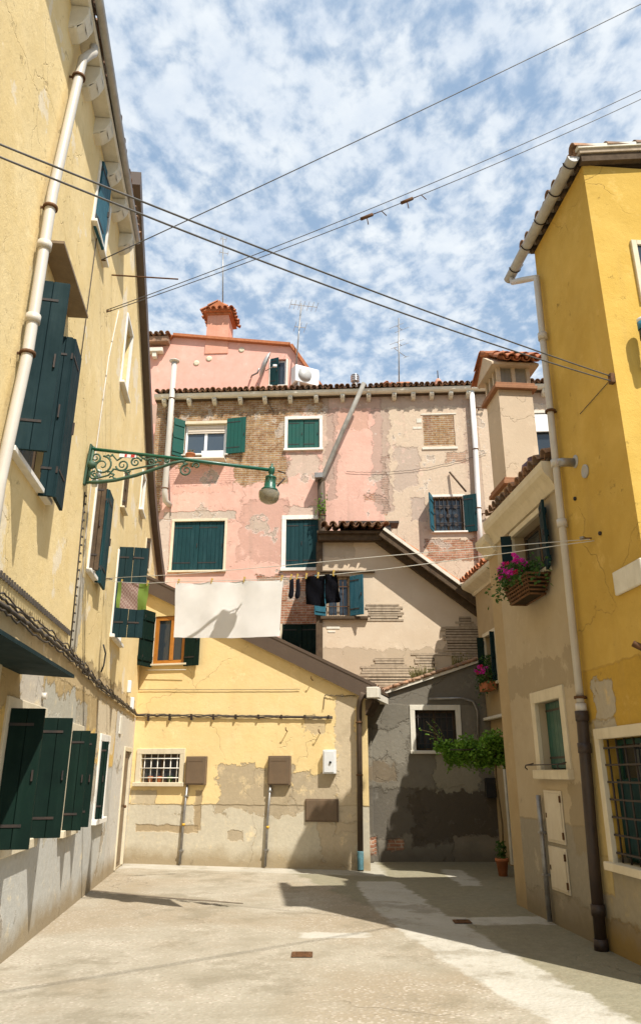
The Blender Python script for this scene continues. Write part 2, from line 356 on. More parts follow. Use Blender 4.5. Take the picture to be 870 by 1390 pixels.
M['terra'] = simple('terracotta', (.46, .17, .075), (.34, .12, .05), .85, .2, sc=9, streak=.2)
M['black'] = simple('black_plastic', (.015, .015, .016), (.01, .01, .01), .45, .5)
M['blueplastic'] = simple('blue_plastic', (.03, .2, .32), (.02, .15, .26), .4, .5)
M['cable'] = simple('grey_black_cable', (.05, .042, .035), (.09, .075, .06), .7, .3, sc=20)
M['wire'] = simple('steel_wire', (.09, .085, .08), (.06, .055, .05), .5, .4)
M['line'] = simple('clothesline_cord', (.6, .58, .52), (.5, .48, .42), .8, .2)
M['interior'] = simple('dark_room_interior', (.018, .016, .014), (.012, .011, .01), .95, .05)
M['soil'] = simple('soil', (.05, .035, .02), None, .95, .05)
M['stem'] = simple('plant_stem', (.14, .10, .05), (.09, .07, .03), .8, .2)
M['bluewash'] = simple('blue_stained_metal', (.10, .24, .28), (.07, .12, .13), .6, .3, sc=12)

def glass_mat(name, c=(.03, .04, .05), rough=.06):
    g = NG(name, rough, .7); n = g.noise(1.3, 3, .5)
    g.bump(n, .12, .02); return g.out(c)
M['glass'] = glass_mat('window_glass'); M['skyglass'] = glass_mat('reflecting_glass', (.06, .08, .10), .04)
def lampglass():
    g = NG('opal_lamp_glass', .15, .5); g.b.inputs['Transmission Weight'].default_value = .75; g.b.inputs['IOR'].default_value = 1.3
    return g.out((.66, .62, .5))
M['lampglass'] = lampglass()

def cloth_mat(name, c, sc=160, trans=.25, c2=None, stripes=None):
    g = NG(name, .95, .1)
    n = g.noise(sc, 3, .6); n2 = g.noise(5, 5, .6)
    col = g.mix(g.rng(n2, .35, .7), c, c2 or tuple(q*.93 for q in c))
    if stripes: col = stripes(g, col)
    w = g.node('ShaderNodeTexWave'); w.inputs['Scale'].default_value = 22; w.inputs['Distortion'].default_value = 1.2; g.L(g.P, w.inputs['Vector'])
    g.bump(g.math('ADD', g.math('MULTIPLY', n, .3), g.math('MULTIPLY', n2, .6)), .3, .004)
    tr = g.node('ShaderNodeBsdfTranslucent'); mx = g.node('ShaderNodeMixShader'); mx.inputs[0].default_value = trans
    g.put(tr.inputs[0], col); out = g.nt.nodes['Material Output']
    g.L(g.b.outputs[0], mx.inputs[1]); g.L(tr.outputs[0], mx.inputs[2]); g.L(mx.outputs[0], out.inputs[0])
    return g.out(col)
M['sheet'] = cloth_mat('white_towelling', (.95, .93, .90), sc=60, trans=.03)
def towel_stripes(g, col):
    edge = g.math('GREATER_THAN', g.math('ABSOLUTE', g.math('SUBTRACT', g.X, .24)), .155)
    ck = g.node('ShaderNodeTexChecker'); ck.inputs['Scale'].default_value = 34; g.L(g.P, ck.inputs['Vector'])
    ck.inputs['Color1'].default_value = (.75, .62, .56, 1); ck.inputs['Color2'].default_value = (.50, .28, .25, 1)
    c = g.mix(.75, col, ck.outputs['Color']); return g.mix(edge, c, (.42, .58, .16))
M['towel'] = cloth_mat('checked_towel', (.7, .6, .55), stripes=towel_stripes)
M['blackcloth'] = cloth_mat('black_cloth', (.010, .010, .014), trans=.03)
M['blind'] = cloth_mat('pale_blind', (.74, .66, .56), trans=.1)

def leaf_mat(name, c, c2):
    g = NG(name, .55, .3); oi = g.node('ShaderNodeNewGeometry')
    n = g.noise(7, 3, .6); col = g.mix(g.rng(n, .3, .7), c, c2)
    col = g.mix(g.math('MULTIPLY', oi.outputs['Random Per Island'], .7), col, tuple(min(1, q*1.9) for q in c))
    tr = g.node('ShaderNodeBsdfTranslucent'); mx = g.node('ShaderNodeMixShader'); mx.inputs[0].default_value = .35
    g.put(tr.inputs[0], col); out = g.nt.nodes['Material Output']
    g.L(g.b.outputs[0], mx.inputs[1]); g.L(tr.outputs[0], mx.inputs[2]); g.L(mx.outputs[0], out.inputs[0])
    return g.out(col)
M['leaf'] = leaf_mat('green_leaf', (.045, .10, .018), (.03, .075, .014)); M['vine'] = leaf_mat('vine_leaf', (.13, .25, .03), (.08, .17, .02))
M['weed'] = leaf_mat('dry_weed', (.16, .14, .05), (.10, .10, .03)); M['petal'] = leaf_mat('magenta_petal', (.80, .03, .40), (.70, .02, .45)); M['petalred'] = leaf_mat('red_petal', (.75, .02, .12), (.65, .02, .16))

def tile_mat():
    g = NG('old_clay_tile', .9, .15); gi = g.node('ShaderNodeNewGeometry').outputs['Random Per Island']
    n = g.noise(6, 8, .7); n2 = g.noise(1.1, 4, .6, seed=3)
    col = g.mix(gi, (.48, .25, .14), (.38, .24, .15)); col = g.mix(g.rng(n, .4, .7), col, (.20, .14, .10)); col = g.mix(g.math('MULTIPLY', g.rng(n2, .45, .65), .6), col, (.12, .10, .085))
    g.bump(n, .7, .01); return g.out(col)
M['tile'] = tile_mat()
def tile_red():
    g = NG('red_clay_tile', .85, .2); gi = g.node('ShaderNodeNewGeometry').outputs['Random Per Island']
    n = g.noise(7, 8, .7); col = g.mix(gi, (.50, .20, .10), (.40, .15, .07)); col = g.mix(g.rng(n, .5, .75), col, (.25, .15, .10)); g.bump(n, .6, .008); return g.out(col)
M['redtile'] = tile_red()
M['basket'] = simple('brown_wicker', (.16, .075, .03), (.09, .045, .02), .8, .2, sc=20)
M['collar'] = simple('weathered_brick_band', (.34, .17, .09), (.26, .13, .075), .9, .15, sc=10, streak=.3)

def ground_mat():
    g = NG('old_asphalt_paving', .93, .2)
    big = g.noise(.45, 5, .6, seed=1); mid = g.noise(1.6, 8, .68, seed=2); sm = g.noise(9, 8, .7, seed=3)
    vo = g.node('ShaderNodeTexVoronoi'); vo.inputs['Scale'].default_value = 30; g.L(g.P, vo.inputs['Vector'])
    col = g.mix(g.rng(mid, .35, .65), (.38, .34, .265), (.28, .245, .18))
    col = g.mix(g.math('MULTIPLY', g.rng(big, .45, .58), .85), col, (.29, .235, .16))
    peb = g.mix(vo.outputs['Color'], (.52, .455, .37), (.21, .17, .12)); pm = g.math('MULTIPLY', g.rng(vo.outputs['Distance'], .48, .34), g.rng(mid, .64, .40))
    col = g.mix(g.math('MULTIPLY', pm, .95), col, peb)
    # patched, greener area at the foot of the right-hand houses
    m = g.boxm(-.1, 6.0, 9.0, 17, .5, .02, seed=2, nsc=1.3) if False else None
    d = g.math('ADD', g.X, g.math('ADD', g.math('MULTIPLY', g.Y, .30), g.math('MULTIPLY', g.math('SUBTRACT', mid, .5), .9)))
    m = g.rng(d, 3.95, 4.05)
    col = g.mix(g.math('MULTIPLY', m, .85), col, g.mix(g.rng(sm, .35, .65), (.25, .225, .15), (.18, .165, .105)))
    col = g.mix(g.math('MULTIPLY', g.rng(sm, .6, .75), .35), col, (.50, .46, .38))
    # pale cement repairs with feathered, irregular edges
    wz = g.math('MULTIPLY', g.math('SUBTRACT', g.noise(2.6, 9, .7, seed=8), .5), .42)
    dY = g.math('SUBTRACT', 13.65, g.Y); d2 = g.math('MULTIPLY', dY, dY)
    le = g.math('ADD', g.math('MULTIPLY', d2, .0185), .57); ri = g.math('ADD', g.math('ADD', g.math('MULTIPLY', d2, .006), g.math('MULTIPLY', dY, .085)), 1.22)
    Xw = g.math('ADD', g.X, wz); Yw = g.math('ADD', g.Y, wz)
    a = g.math('MULTIPLY', g.rng(g.math('SUBTRACT', Xw, le), -.03, .03), g.rng(g.math('SUBTRACT', ri, Xw), -.03, .03))
    a = g.math('MULTIPLY', a, g.rng(Yw, 13.75, 13.65))
    def gbox(x0, x1, y0, y1):
        return g.math('MULTIPLY', g.math('MULTIPLY', g.rng(Xw, x0-.03, x0+.03), g.rng(Xw, x1+.03, x1-.03)), g.math('MULTIPLY', g.rng(Yw, y0-.03, y0+.03), g.rng(Yw, y1+.03, y1-.03)))
    df = g.math('ADD', g.math('MULTIPLY', g.math('ADD', Xw, 3.78), -.2538), g.math('MULTIPLY', g.math('SUBTRACT', Yw, 16.33), -.9673))
    bnd = g.math('MULTIPLY', g.rng(df, .75, .65), g.rng(Xw, 1.15, 1.05))
    for mk in (gbox(1.5, 2.75, 9.95, 10.45), gbox(2.15, 2.5, 13.2, 15.3), gbox(-.2, .5, 9.2, 9.5)): a = g.math('MAXIMUM', a, mk)
    a = g.math('MAXIMUM', a, g.math('MULTIPLY', bnd, .7))
    cem = g.mix(g.rng(mid, .35, .65), (.50, .475, .41), (.41, .38, .315)); cem = g.mix(g.math('MULTIPLY', g.rng(sm, .5, .7), .35), cem, (.34, .30, .23))
    st2 = g.math('MULTIPLY', g.rng(g.noise(1.1, 8, .7, seed=12), .52, .60), .55)
    col = g.mix(g.math('MULTIPLY', a, .85), col, cem); col = g.mix(st2, col, (.20, .17, .115))
    vc = g.node('ShaderNodeTexVoronoi'); vc.feature = 'DISTANCE_TO_EDGE'; vc.inputs['Scale'].default_value = .4
    wv = g.node('ShaderNodeVectorMath'); wv.operation = 'MULTIPLY_ADD'; nz = g.node('ShaderNodeTexNoise'); g.L(g.P, nz.inputs['Vector']); nz.inputs['Scale'].default_value = 1.7; nz.inputs['Detail'].default_value = 9
    g.L(nz.outputs['Color'], wv.inputs[0]); wv.inputs[1].default_value = (.9, .9, 0); g.L(g.P, wv.inputs[2]); g.L(wv.outputs[0], vc.inputs['Vector'])
    ck = g.rng(vc.outputs['Distance'], .006, 0); ck = g.math('MULTIPLY', ck, g.rng(big, .52, .58)); col = g.mix(g.math('MULTIPLY', ck, .35), col, (.2, .165, .12))
    h = g.math('ADD', g.math('MULTIPLY', sm, .5), g.math('MULTIPLY', g.math('MULTIPLY', vo.outputs['Distance'], -1), .5))
    g.bump(g.math('SUBTRACT', h, ck), .8, .012); return g.out(col)
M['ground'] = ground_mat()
def strip_mat():
    g = NG('pale_cement_patch', .9, .2); n = g.noise(1.4, 8, .65); s = g.noise(14, 8, .7, seed=4)
    col = g.mix(g.rng(n, .35, .65), (.50, .475, .41), (.42, .39, .325)); col = g.mix(g.math('MULTIPLY', g.rng(s, .5, .7), .35), col, (.42, .37, .29)); g.bump(s, .6, .006); return g.out(col)
M['strip'] = strip_mat()

# ------------------------------------------------------------------ ground
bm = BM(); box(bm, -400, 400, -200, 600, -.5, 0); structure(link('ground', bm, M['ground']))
def ragged(pts, jag=.05, n=9, seed=1, closed=True):
    rnd = random.Random(seed); out = []; qq = 0.0
    for i in range(len(pts)):
        a = pts[i]; b = pts[(i+1) % len(pts)]
        L = math.hypot(b[0]-a[0], b[1]-a[1]); k = max(2, int(L*n*1.6))
        for j in range(k):
            t = j/k; qq = .72*qq+jag*(rnd.random()-.5)*1.3; q = qq*(0 if j == 0 else 1)
            out.append((lerp(a[0], b[0], t)+q*(b[1]-a[1])/max(L, .01), lerp(a[1], b[1], t)-q*(b[0]-a[0])/max(L, .01)))
    return out
def patch(name, px, mat, z=.004, jag=.05, seed=1, smoothn=9):
    pts = [at_ground(*p)[:2] for p in px]
    pts = ragged(pts, jag, smoothn, seed); bm = BM()
    tri = tessellate_polygon([[Vector((p[0], p[1], 0)) for p in pts]])
    V = [bm.verts.new((p[0], p[1], z)) for p in pts]
    for t in tri:
        f = bm.faces.new([V[i] for i in t]); f.normal_update()
        if f.normal.z < 0: f.normal_flip()
    return structure(link(name, bm, mat))
DARKG = simple('dark_joint', (.13, .105, .075), (.2, .16, .11), .95, .1, sc=6)
patch('pavement_joint', [(124, 1208), (200, 1216), (330, 1226), (330, 1227.2), (200, 1217.6), (124, 1209.8)], DARKG, .004, .02, 9)
for i, (px, py, lab) in enumerate(((627, 1252, 'small rusty iron drain cover set in the pale cement strip'), (410, 1297, 'small dark iron drain cover at the bottom of the frame in brown paving'))):
    p = at_ground(px, py); t = thing('drain_cover', lab, 'drain cover', loc=(p.x, p.y, .004), group='small drain covers in the paving')
    bm = BM(); box(bm, -.1, .1, -.1, .1, 0, .010, bev=.003); link('frame', bm, M['rust'], t)
    bm = BM(); box(bm, -.08, .08, -.08, .08, .0102, .014)
    for k in range(3): box(bm, -.06, .06, -.055+k*.045, -.04+k*.045, .0142, .019)
    link('lid', bm, M['rust'], t)

# ------------------------------------------------------------------ light, sky, camera
SUN = Vector((.40, -.56, 1.0)).normalized()
el = math.asin(SUN.z); az = math.atan2(SUN.x, SUN.y)
ld = bpy.data.lights.new('Sun', 'SUN'); ld.energy = 5.0; ld.angle = R_(.53); ld.color = (1.0, .95, .87)
lo = bpy.data.objects.new('sun', ld); COL.objects.link(lo); lo.rotation_euler = SUN.to_track_quat('Z', 'Y').to_euler(); lo.location = (5, -8, 20)
W = bpy.data.worlds.new('World'); SC.world = W; W.use_nodes = True
nt = W.node_tree; bg = nt.nodes['Background']
def wn(t): return nt.nodes.new(t)
sky = wn('ShaderNodeTexSky'); sky.sky_type = 'NISHITA'; sky.sun_disc = False; sky.sun_elevation = el; sky.sun_rotation = az; sky.air_density = 1.2; sky.dust_density = 1.6; sky.ozone_density = 1.2
tc = wn('ShaderNodeTexCoord'); sp = wn('ShaderNodeSeparateXYZ'); nt.links.new(tc.outputs['Generated'], sp.inputs[0])
mz = wn('ShaderNodeMath'); mz.operation = 'MAXIMUM'; nt.links.new(sp.outputs[2], mz.inputs[0]); mz.inputs[1].default_value = .06
dv = wn('ShaderNodeVectorMath'); dv.operation = 'DIVIDE'; cb = wn('ShaderNodeCombineXYZ')
for i in range(3): nt.links.new(mz.outputs[0], cb.inputs[i])
nt.links.new(tc.outputs['Generated'], dv.inputs[0]); nt.links.new(cb.outputs[0], dv.inputs[1])
def wnoise(sc, det, ro, w, dist=0, vec=None):
    n = wn('ShaderNodeTexNoise'); n.noise_dimensions = '4D'; n.inputs['W'].default_value = w; n.inputs['Scale'].default_value = sc; n.inputs['Detail'].default_value = det
    n.inputs['Roughness'].default_value = ro; n.inputs['Distortion'].default_value = dist; nt.links.new(vec or dv.outputs[0], n.inputs['Vector']); return n.outputs[0]
st = wn('ShaderNodeMapping'); st.inputs['Scale'].default_value = (1.0, .75, 1); st.inputs['Rotation'].default_value = (0, 0, R_(35)); nt.links.new(dv.outputs[0], st.inputs[0])
def wm(op, a, b):
    n = wn('ShaderNodeMath'); n.operation = op
    for i, v in enumerate((a, b)):
        if isinstance(v, float): n.inputs[i].default_value = v
        else: nt.links.new(v, n.inputs[i])
    return n.outputs[0]
fine = wnoise(20, 7, .58, 2.0, .15, st.outputs[0]); mid = wnoise(3.6, 4, .5, 5.0, 0); big = wnoise(.9, 3, .5, 7.3)
cl = wm('ADD', wm('ADD', wm('MULTIPLY', fine, .80), wm('MULTIPLY', sp.outputs[2], .16)), wm('ADD', wm('MULTIPLY', mid, .40), wm('MULTIPLY', big, .36)))
mr = wn('ShaderNodeMapRange'); mr.interpolation_type = 'SMOOTHSTEP'; nt.links.new(cl, mr.inputs[0]); mr.inputs[1].default_value = .765; mr.inputs[2].default_value = 1.03
mr.inputs[3].default_value = .15; mr.inputs[4].default_value = .95
cr = wn('ShaderNodeMapRange'); nt.links.new(wnoise(6, 6, .6, 9.0), cr.inputs[0]); cr.inputs[1].default_value = .35; cr.inputs[2].default_value = .7
cc = wn('ShaderNodeMix'); cc.data_type = 'RGBA'; nt.links.new(cr.outputs[0], cc.inputs[0]); cc.inputs[6].default_value = (7.6, 8.0, 8.3, 1); cc.inputs[7].default_value = (5.4, 6.2, 7.3, 1)
vl = wn('ShaderNodeMix'); vl.data_type = 'RGBA'; vl.inputs[0].default_value = .5; nt.links.new(sky.outputs[0], vl.inputs[6]); vl.inputs[7].default_value = (3.0, 4.9, 7.3, 1)
mx = wn('ShaderNodeMix'); mx.data_type = 'RGBA'; nt.links.new(mr.outputs[0], mx.inputs[0]); nt.links.new(vl.outputs[2], mx.inputs[6]); nt.links.new(cc.outputs[2], mx.inputs[7])
nt.links.new(mx.outputs[2], bg.inputs[0]); bg.inputs[1].default_value = .088

cam = bpy.data.cameras.new('Camera'); co = bpy.data.objects.new('camera', cam); COL.objects.link(co)
co.location = (0, 0, EYE); co.rotation_euler = (math.pi/2+TH, 0, 0); cam.sensor_fit = 'VERTICAL'; cam.sensor_height = 36; cam.lens = F/1390*36; cam.shift_y = -45/1390
cam.clip_start = .05; cam.clip_end = 2000; SC.camera = co
SC.view_settings.view_transform = 'Standard'; SC.view_settings.look = 'None'; SC.view_settings.exposure = .50; SC.view_settings.gamma = 1
SC.render.engine = 'CYCLES'
# ------------------------------------------------------------------ builders
def panelM(a, b, z):
    d = Vector((b[0]-a[0], -(b[1]-a[1]), 0)); L = d.length; ang = math.atan2(d.y, d.x)
    return Matrix.Translation((a[0], -a[1], z)) @ Matrix.Rotation(ang, 4, 'Z'), L
def shutter(parent, pts, z0, z1, mat, flip=False, boards=None, name='shutter'):
    """plank shutter whose leaves follow the plan polyline pts = [(along wall, out from wall), ...]"""
    bm = BM(); s = 1 if flip else -1
    for a, b in zip(pts[:-1], pts[1:]):
        Mx, L = panelM(a, b, z0); h = z1-z0; L -= .006
        nb = boards or max(2, round(L/.13)); w = L/nb
        box(bm, 0, L, -.008, .008, 0, h, 0, Mx)
        for k in range(nb):
            box(bm, k*w+.003, (k+1)*w-.003, *sorted((s*.0082, s*.024)), 0, h, 0, Mx, bev=.002)
        for zz in (h*.12, h*.5, h*.84):
            box(bm, .015, L-.015, *sorted((-s*.0082, -s*.028)), zz-.035, zz+.035, 0, Mx, bev=.003)
        for zz in (h*.16, h*.88):
            box(bm, 0, L*.72, *sorted((s*.0243, s*.030)), zz-.012, zz+.012, 1, Mx)
            box(bm, -.008, .008, -.014, .014, zz-.035, zz+.035, 1, Mx)
        box(bm, L-.05, L-.035, *sorted((s*.0243, s*.045)), h*.47, h*.55, 1, Mx)
    return link(name, bm, [mat, M['iron']], parent)
def surround_bm(x0, x1, z0, z1, w, proud=.022, sill=True, lint=True, sw=None):
    bm = BM(); e = .004
    box(bm, x0-w, x0+e, -proud, .03, z0, z1, bev=.004); box(bm, x1-e, x1+w, -proud, .03, z0, z1, bev=.004)
    if lint: box(bm, x0-w, x1+w, -proud-.002, .03, z1-.004, z1+w, bev=.004)
    if sill: box(bm, x0-w-.02, x1+w+.02, -proud-.05, .10, z0-(sw or w*.7), z0+.004, bev=.006)
    return bm
def casement(parent, x0, x1, z0, z1, y, mat, glass, nx=2, nz=1, fw=.045, name='casement'):
    bm = BM(); d = .04
    box(bm, x0, x0+fw, y, y+d, z0, z1); box(bm, x1-fw, x1, y, y+d, z0, z1)
    box(bm, x0+fw, x1-fw, y+.001, y+d, z0, z0+fw); box(bm, x0+fw, x1-fw, y+.001, y+d, z1-fw, z1)
    for k in range(1, nx):
        x = lerp(x0, x1, k/nx); box(bm, x-fw*.6, x+fw*.6, y+.002, y+d, z0+fw, z1-fw)
    for k in range(1, nz):
        z = lerp(z0, z1, k/nz); box(bm, x0+fw, x1-fw, y+.006, y+d-.006, z-.012, z+.012)
    c = link(name, bm, mat, parent)
    bm = BM(); box(bm, x0+fw*.5, x1-fw*.5, y+.018, y+.024, z0+fw*.5, z1-fw*.5); link('pane', bm, glass, parent)
    return c
def grille(parent, x0, x1, z0, z1, y, nx, nz, r=.009, mat='iron'):
    bm = BM()
    for k in range(nx):
        x = lerp(x0, x1, (k+.5)/nx); tube(bm, [(x, y, z0), (x, y, z1)], r, 6)
    for k in range(nz):
        z = lerp(z0, z1, (k+.5)/nz); box(bm, x0, x1, y-r*1.4, y+r*1.4, z-r*.8, z+r*.8)
    return link('grille', bm, M[mat], parent)
def window(root, x0, x1, z0, z1, mat='white', w=.1, sill=True, label=None, **k):
    o = link('window', surround_bm(x0, x1, z0, z1, w, sill=sill, **k), M[mat], root)
    if label: o['label'] = label
    return o
def tiles(bm, M4, width, length, pitch=.19, course=.36, seg=6, jit=.012, seed=0, mi=0):
    """rows of half-round clay tiles: local x across, y down the slope, z up"""
    rnd = random.Random(seed); n = int(width/pitch); m = max(1, round(length/course))
    for i in range(n+1):
        x = i*pitch
        for kind in (0, 1):
            if kind and i == n: continue
            for j in range(m):
                r0, r1 = (.062, .082) if not kind else (.082, .066)
                cx = x+(pitch/2 if kind else 0)+rnd.uniform(-jit, jit)
                y1 = length-(j*course)+rnd.uniform(-jit, jit)*2+(0 if kind else .03); y0 = y1-course-.06
                zb = (.045 if not kind else .07)+rnd.uniform(0, jit)
                A = []
                for (yy, rr, dz) in ((y0, r0, 0.0), (y1, r1, .018)):
                    for rad in (rr, rr-.013):
                        row = []
                        for q in range(seg+1):
                            a = math.pi*q/seg
                            zz = math.sin(a)*rad*(1 if not kind else -1)
                            row.append(bm.verts.new(M4 @ Vector((cx+math.cos(a)*rad, yy, zb+dz+zz))))
                        A.append(row)
                o0, i0, o1, i1 = A
                for q in range(seg):
                    for f in ((o0[q], o0[q+1], o1[q+1], o1[q]), (i0[q+1], i0[q], i1[q], i1[q+1]), (o1[q], o1[q+1], i1[q+1], i1[q]), (o0[q+1], o0[q], i0[q], i0[q+1])):
                        bm.faces.new(f).material_index = mi
                for a_, b_, c_, d_ in ((o0[0], o1[0], i1[0], i0[0]), (o1[seg], o0[seg], i0[seg], i1[seg])): bm.faces.new((a_, b_, c_, d_)).material_index = mi
def slopeM(x, y, z, pitch_deg, rotz=0.0):
    """tile field whose +y runs downhill; by default downhill is local -y (towards the viewer)"""
    return Matrix.Translation((x, y, z)) @ Matrix.Rotation(rotz, 4, 'Z') @ Matrix.Rotation(math.pi, 4, 'Z') @ Matrix.Rotation(-R_(pitch_deg), 4, 'X')
def clamps(parent, pts, r, name='bracket'):
    for p in pts:
        bm = BM(); lathe(bm, [(r+.004, -.014), (r+.012, -.014), (r+.012, .014), (r+.004, .014)], 14, p)
        box(bm, p[0]-.008, p[0]+.008, p[1]+r, p[1]+r+.09, p[2]-.010, p[2]+.010); link(name, bm, M['rust'], parent)
def leaf_quad(bm, c, size, rnd, mi=0, up=.3):
    n = Vector((rnd.uniform(-1, 1), rnd.uniform(-1, 1), rnd.uniform(-.3, 1)+up)).normalized()
    a = n.cross(Vector((rnd.uniform(-1, 1), rnd.uniform(-1, 1), rnd.uniform(-1, 1)))).normalized(); b = n.cross(a)
    s = size*rnd.uniform(.6, 1.3)
    P = [c-a*s*.5, c-a*s*.1+b*s*.28+n*s*.05, c+a*s*.5, c-a*s*.1-b*s*.28+n*s*.05]
    bm.faces.new([bm.verts.new(p) for p in P]).material_index = mi

# ================================================================== LEFT HOUSE
LH = thing('yellow_house', 'tall pale yellow house along the left edge with dark shutters and white downpipe', 'house', LF)
outl = [(-11, 0), (12.1, 0), (12.1, 5.9), (9.75, 6.1), (8.9, 6.3), (7.3, 6.82), (5.6, 7.65), (4.5, 8.45), (3.1, 9.4), (1.9, 10.1), (.98, 10.75), (.9, 9.24), (-11, 9.24)]
holesL = [(-2.98, -1.72, 4.22, 5.95, .22), (-1.22, -.42, 8.08, 9.02, .22), (.85, 1.32, 4.12, 5.38, .2), (3.2, 4.15, 3.66, 5.05, .22), (1.78, 2.4, 7.42, 8.62, .22), (5.12, 5.58, 6.42, 7.18, .2), (2.95, 3.3, 5.72, 6.35, .2), (6.55, 6.85, 5.6, 6.25, .2),
          (-1.9, -.62, 1.0, 2.13, .25), (.95, 1.6, .97, 2.08, .25), (3.25, 4.0, .97, 2.07, .22), (6.02, 6.92, 0.02, 2.0, .12), (-4.6, -2.55, .02, 2.35, .3)]
bm = BM(); wall_mesh(bm, outl, holesL, 5.5); link('wall', bm, [M['left'], M['interior']], LH)
# eave: thick stone slab with rounded brackets, gutter board and tile edge
bm = BM(); box(bm, -11, .75, -.20, .3, 9.26, 9.33, bev=.02); link('eave_slab', bm, M['stone'], LH)
def corbel(x, parent, w=.2, mat='stone', dep=.19, hh=.28, z=9.26):
    bm = BM(); prof = [(0.02, z-.004), (-dep, z-.004), (-dep-.01, z-hh*.35), (-dep*.8, z-hh*.7), (-dep*.4, z-hh*.95), (0.02, z-hh)]
    prism(bm, prof, x-w/2, x+w/2, 'x'); r = bmesh.ops.bevel(bm, geom=[e for e in bm.edges], offset=.012, segments=1, affect='EDGES'); link('corbel', bm, M[mat], parent)
for k, x in enumerate((-3.9, -3.15, -2.4, -1.65, -.9, -.2, .55)): corbel(x, LH, .22, hh=.34 if k < 3 else .27)
bm = BM(); tube(bm, [(-11, -.38, 9.38), (.78, -.215, 9.36)], .05, 8); link('gutter', bm, M['gutter'], LH)
rf = BM(); prism(rf, [(-.20, 9.335), (-.20, 9.38), (5.5, 11.6), (5.5, 11.4)], -11, .75, 'x'); rfo = link('roof', rf, M['wood'], LH)
bm = BM(); tiles(bm, slopeM(.72, 5.4, 11.50, 20.9), 11.6, 5.98, seed=2); link('roof_tiles', bm, M['tile'], rfo)
# dark metal verge strip following the sloping far end of the wall
bm = BM(); vp = [(.96, .13, 10.80), (1.9, .13, 10.17), (3.1, .13, 9.45), (4.5, .13, 8.5), (5.6, .13, 7.72), (6.4, .13, 7.25), (7.3, .13, 6.88), (8.9, .13, 6.37), (9.85, .13, 6.15)]
for (a, b) in zip(vp[:-1], vp[1:]):
    A = []
    for (s_, n_, z_) in (a, b):
        A.append([bm.verts.new(q) for q in ((s_, -n_, z_+.10), (s_, -n_, z_-.16), (s_, .12, z_-.16), (s_, .12, z_+.10))])
    for k in range(4): bm.faces.new((A[0][k], A[0][(k+1) % 4], A[1][(k+1) % 4], A[1][k]))
    if a is vp[0]: bm.faces.new(A[0])
    if b is vp[-1]: bm.faces.new(A[1])
bmesh.ops.remove_doubles(bm, verts=bm.verts[:], dist=.0005); link('verge_flashing', bm, M['flash'], LH)
# windows of the left house
w = window(LH, -2.98, -1.72, 4.22, 5.95, 'white', .07, lint=False); casement(w, -2.97, -1.73, 4.23, 5.94, .13, M['wood'], M['glass'], 2, 2)
shutter(w, [(-2.98, .01), (-2.94, .31)], 4.22, 5.95, M['slate']); shutter(w, [(-1.98, .01), (-1.96, .15), (-1.52, .13)], 4.15, 5.95, M['slate'])
bm = BM(); box(bm, -3.05, -1.75, -.22, -.001, 6.34, 6.37); link('canopy', bm, M['doorbrown'], w)
w = window(LH, -1.22, -.42, 8.08, 9.02, 'white', .06, lint=False); shutter(w, [(-1.2, .02), (-.74, .05)], 8.02, 9.08, M['lteal'])
w = window(LH, .85, 1.32, 4.12, 5.38, 'white', .07, lint=False); shutter(w, [(.85, .01), (.87, .14)], 4.12, 5.4, M['wood']); shutter(w, [(1.27, .03), (1.30, .08), (1.75, .07)], 4.05, 5.42, M['teal'])
w = window(LH, 3.2, 4.15, 3.66, 5.05, 'white', .07, lint=False); shutter(w, [(3.2, .01), (3.2, .25), (3.24, .49)], 3.62, 5.1, M['slate']); casement(w, 3.22, 4.13, 3.68, 5.03, .12, M['white'], M['glass'])
for (a, b, c, d) in ((1.78, 2.4, 7.42, 8.62), (5.12, 5.58, 6.42, 7.18)):
    w = window(LH, a, b, c, d, 'white', .055); casement(w, a+.01, b-.01, c+.01, d-.01, .16, M['white'], M['glass'], 1)
for (a, b, c, d) in ((2.95, 3.3, 5.72, 6.35), (6.55, 6.85, 5.6, 6.25)):
    w = window(LH, a, b, c, d, 'creamstone', .04, lint=False); shutter(w, [(a+.01, .01), (a+.03, .10)], c, d, M['wood']); casement(w, a+.01, b-.01, c+.01, d-.01, .1, M['wood'], M['glass'], 1)
w = window(LH, -1.9, -.62, 1.0, 2.13, 'creamstone', .12); casement(w, -1.89, -.63, 1.01, 2.12, .12, M['wood'], M['glass'])
shutter(w, [(-1.9, .02), (-1.87, .32)], 1.0, 2.15, M['dgreen']); shutter(w, [(-.64, .02), (-.6, .32)], 1.0, 2.15, M['dgreen'])
w = window(LH, .95, 1.6, .97, 2.08, 'creamstone', .11); casement(w, .96, 1.59, .98, 2.07, .12, M['wood'], M['glass'])
shutter(w, [(.95, .02), (.97, .24)], .97, 2.1, M['dgreen']); shutter(w, [(1.57, .02), (1.6, .22)], .97, 2.1, M['dgreen'])
w = window(LH, 3.25, 4.0, .97, 2.07, 'white', .10); casement(w, 3.26, 3.99, .98, 2.06, .10, M['wood'], M['glass']); shutter(w, [(3.28, .015), (3.31, .12)], .98, 2.06, M['dgreen'])
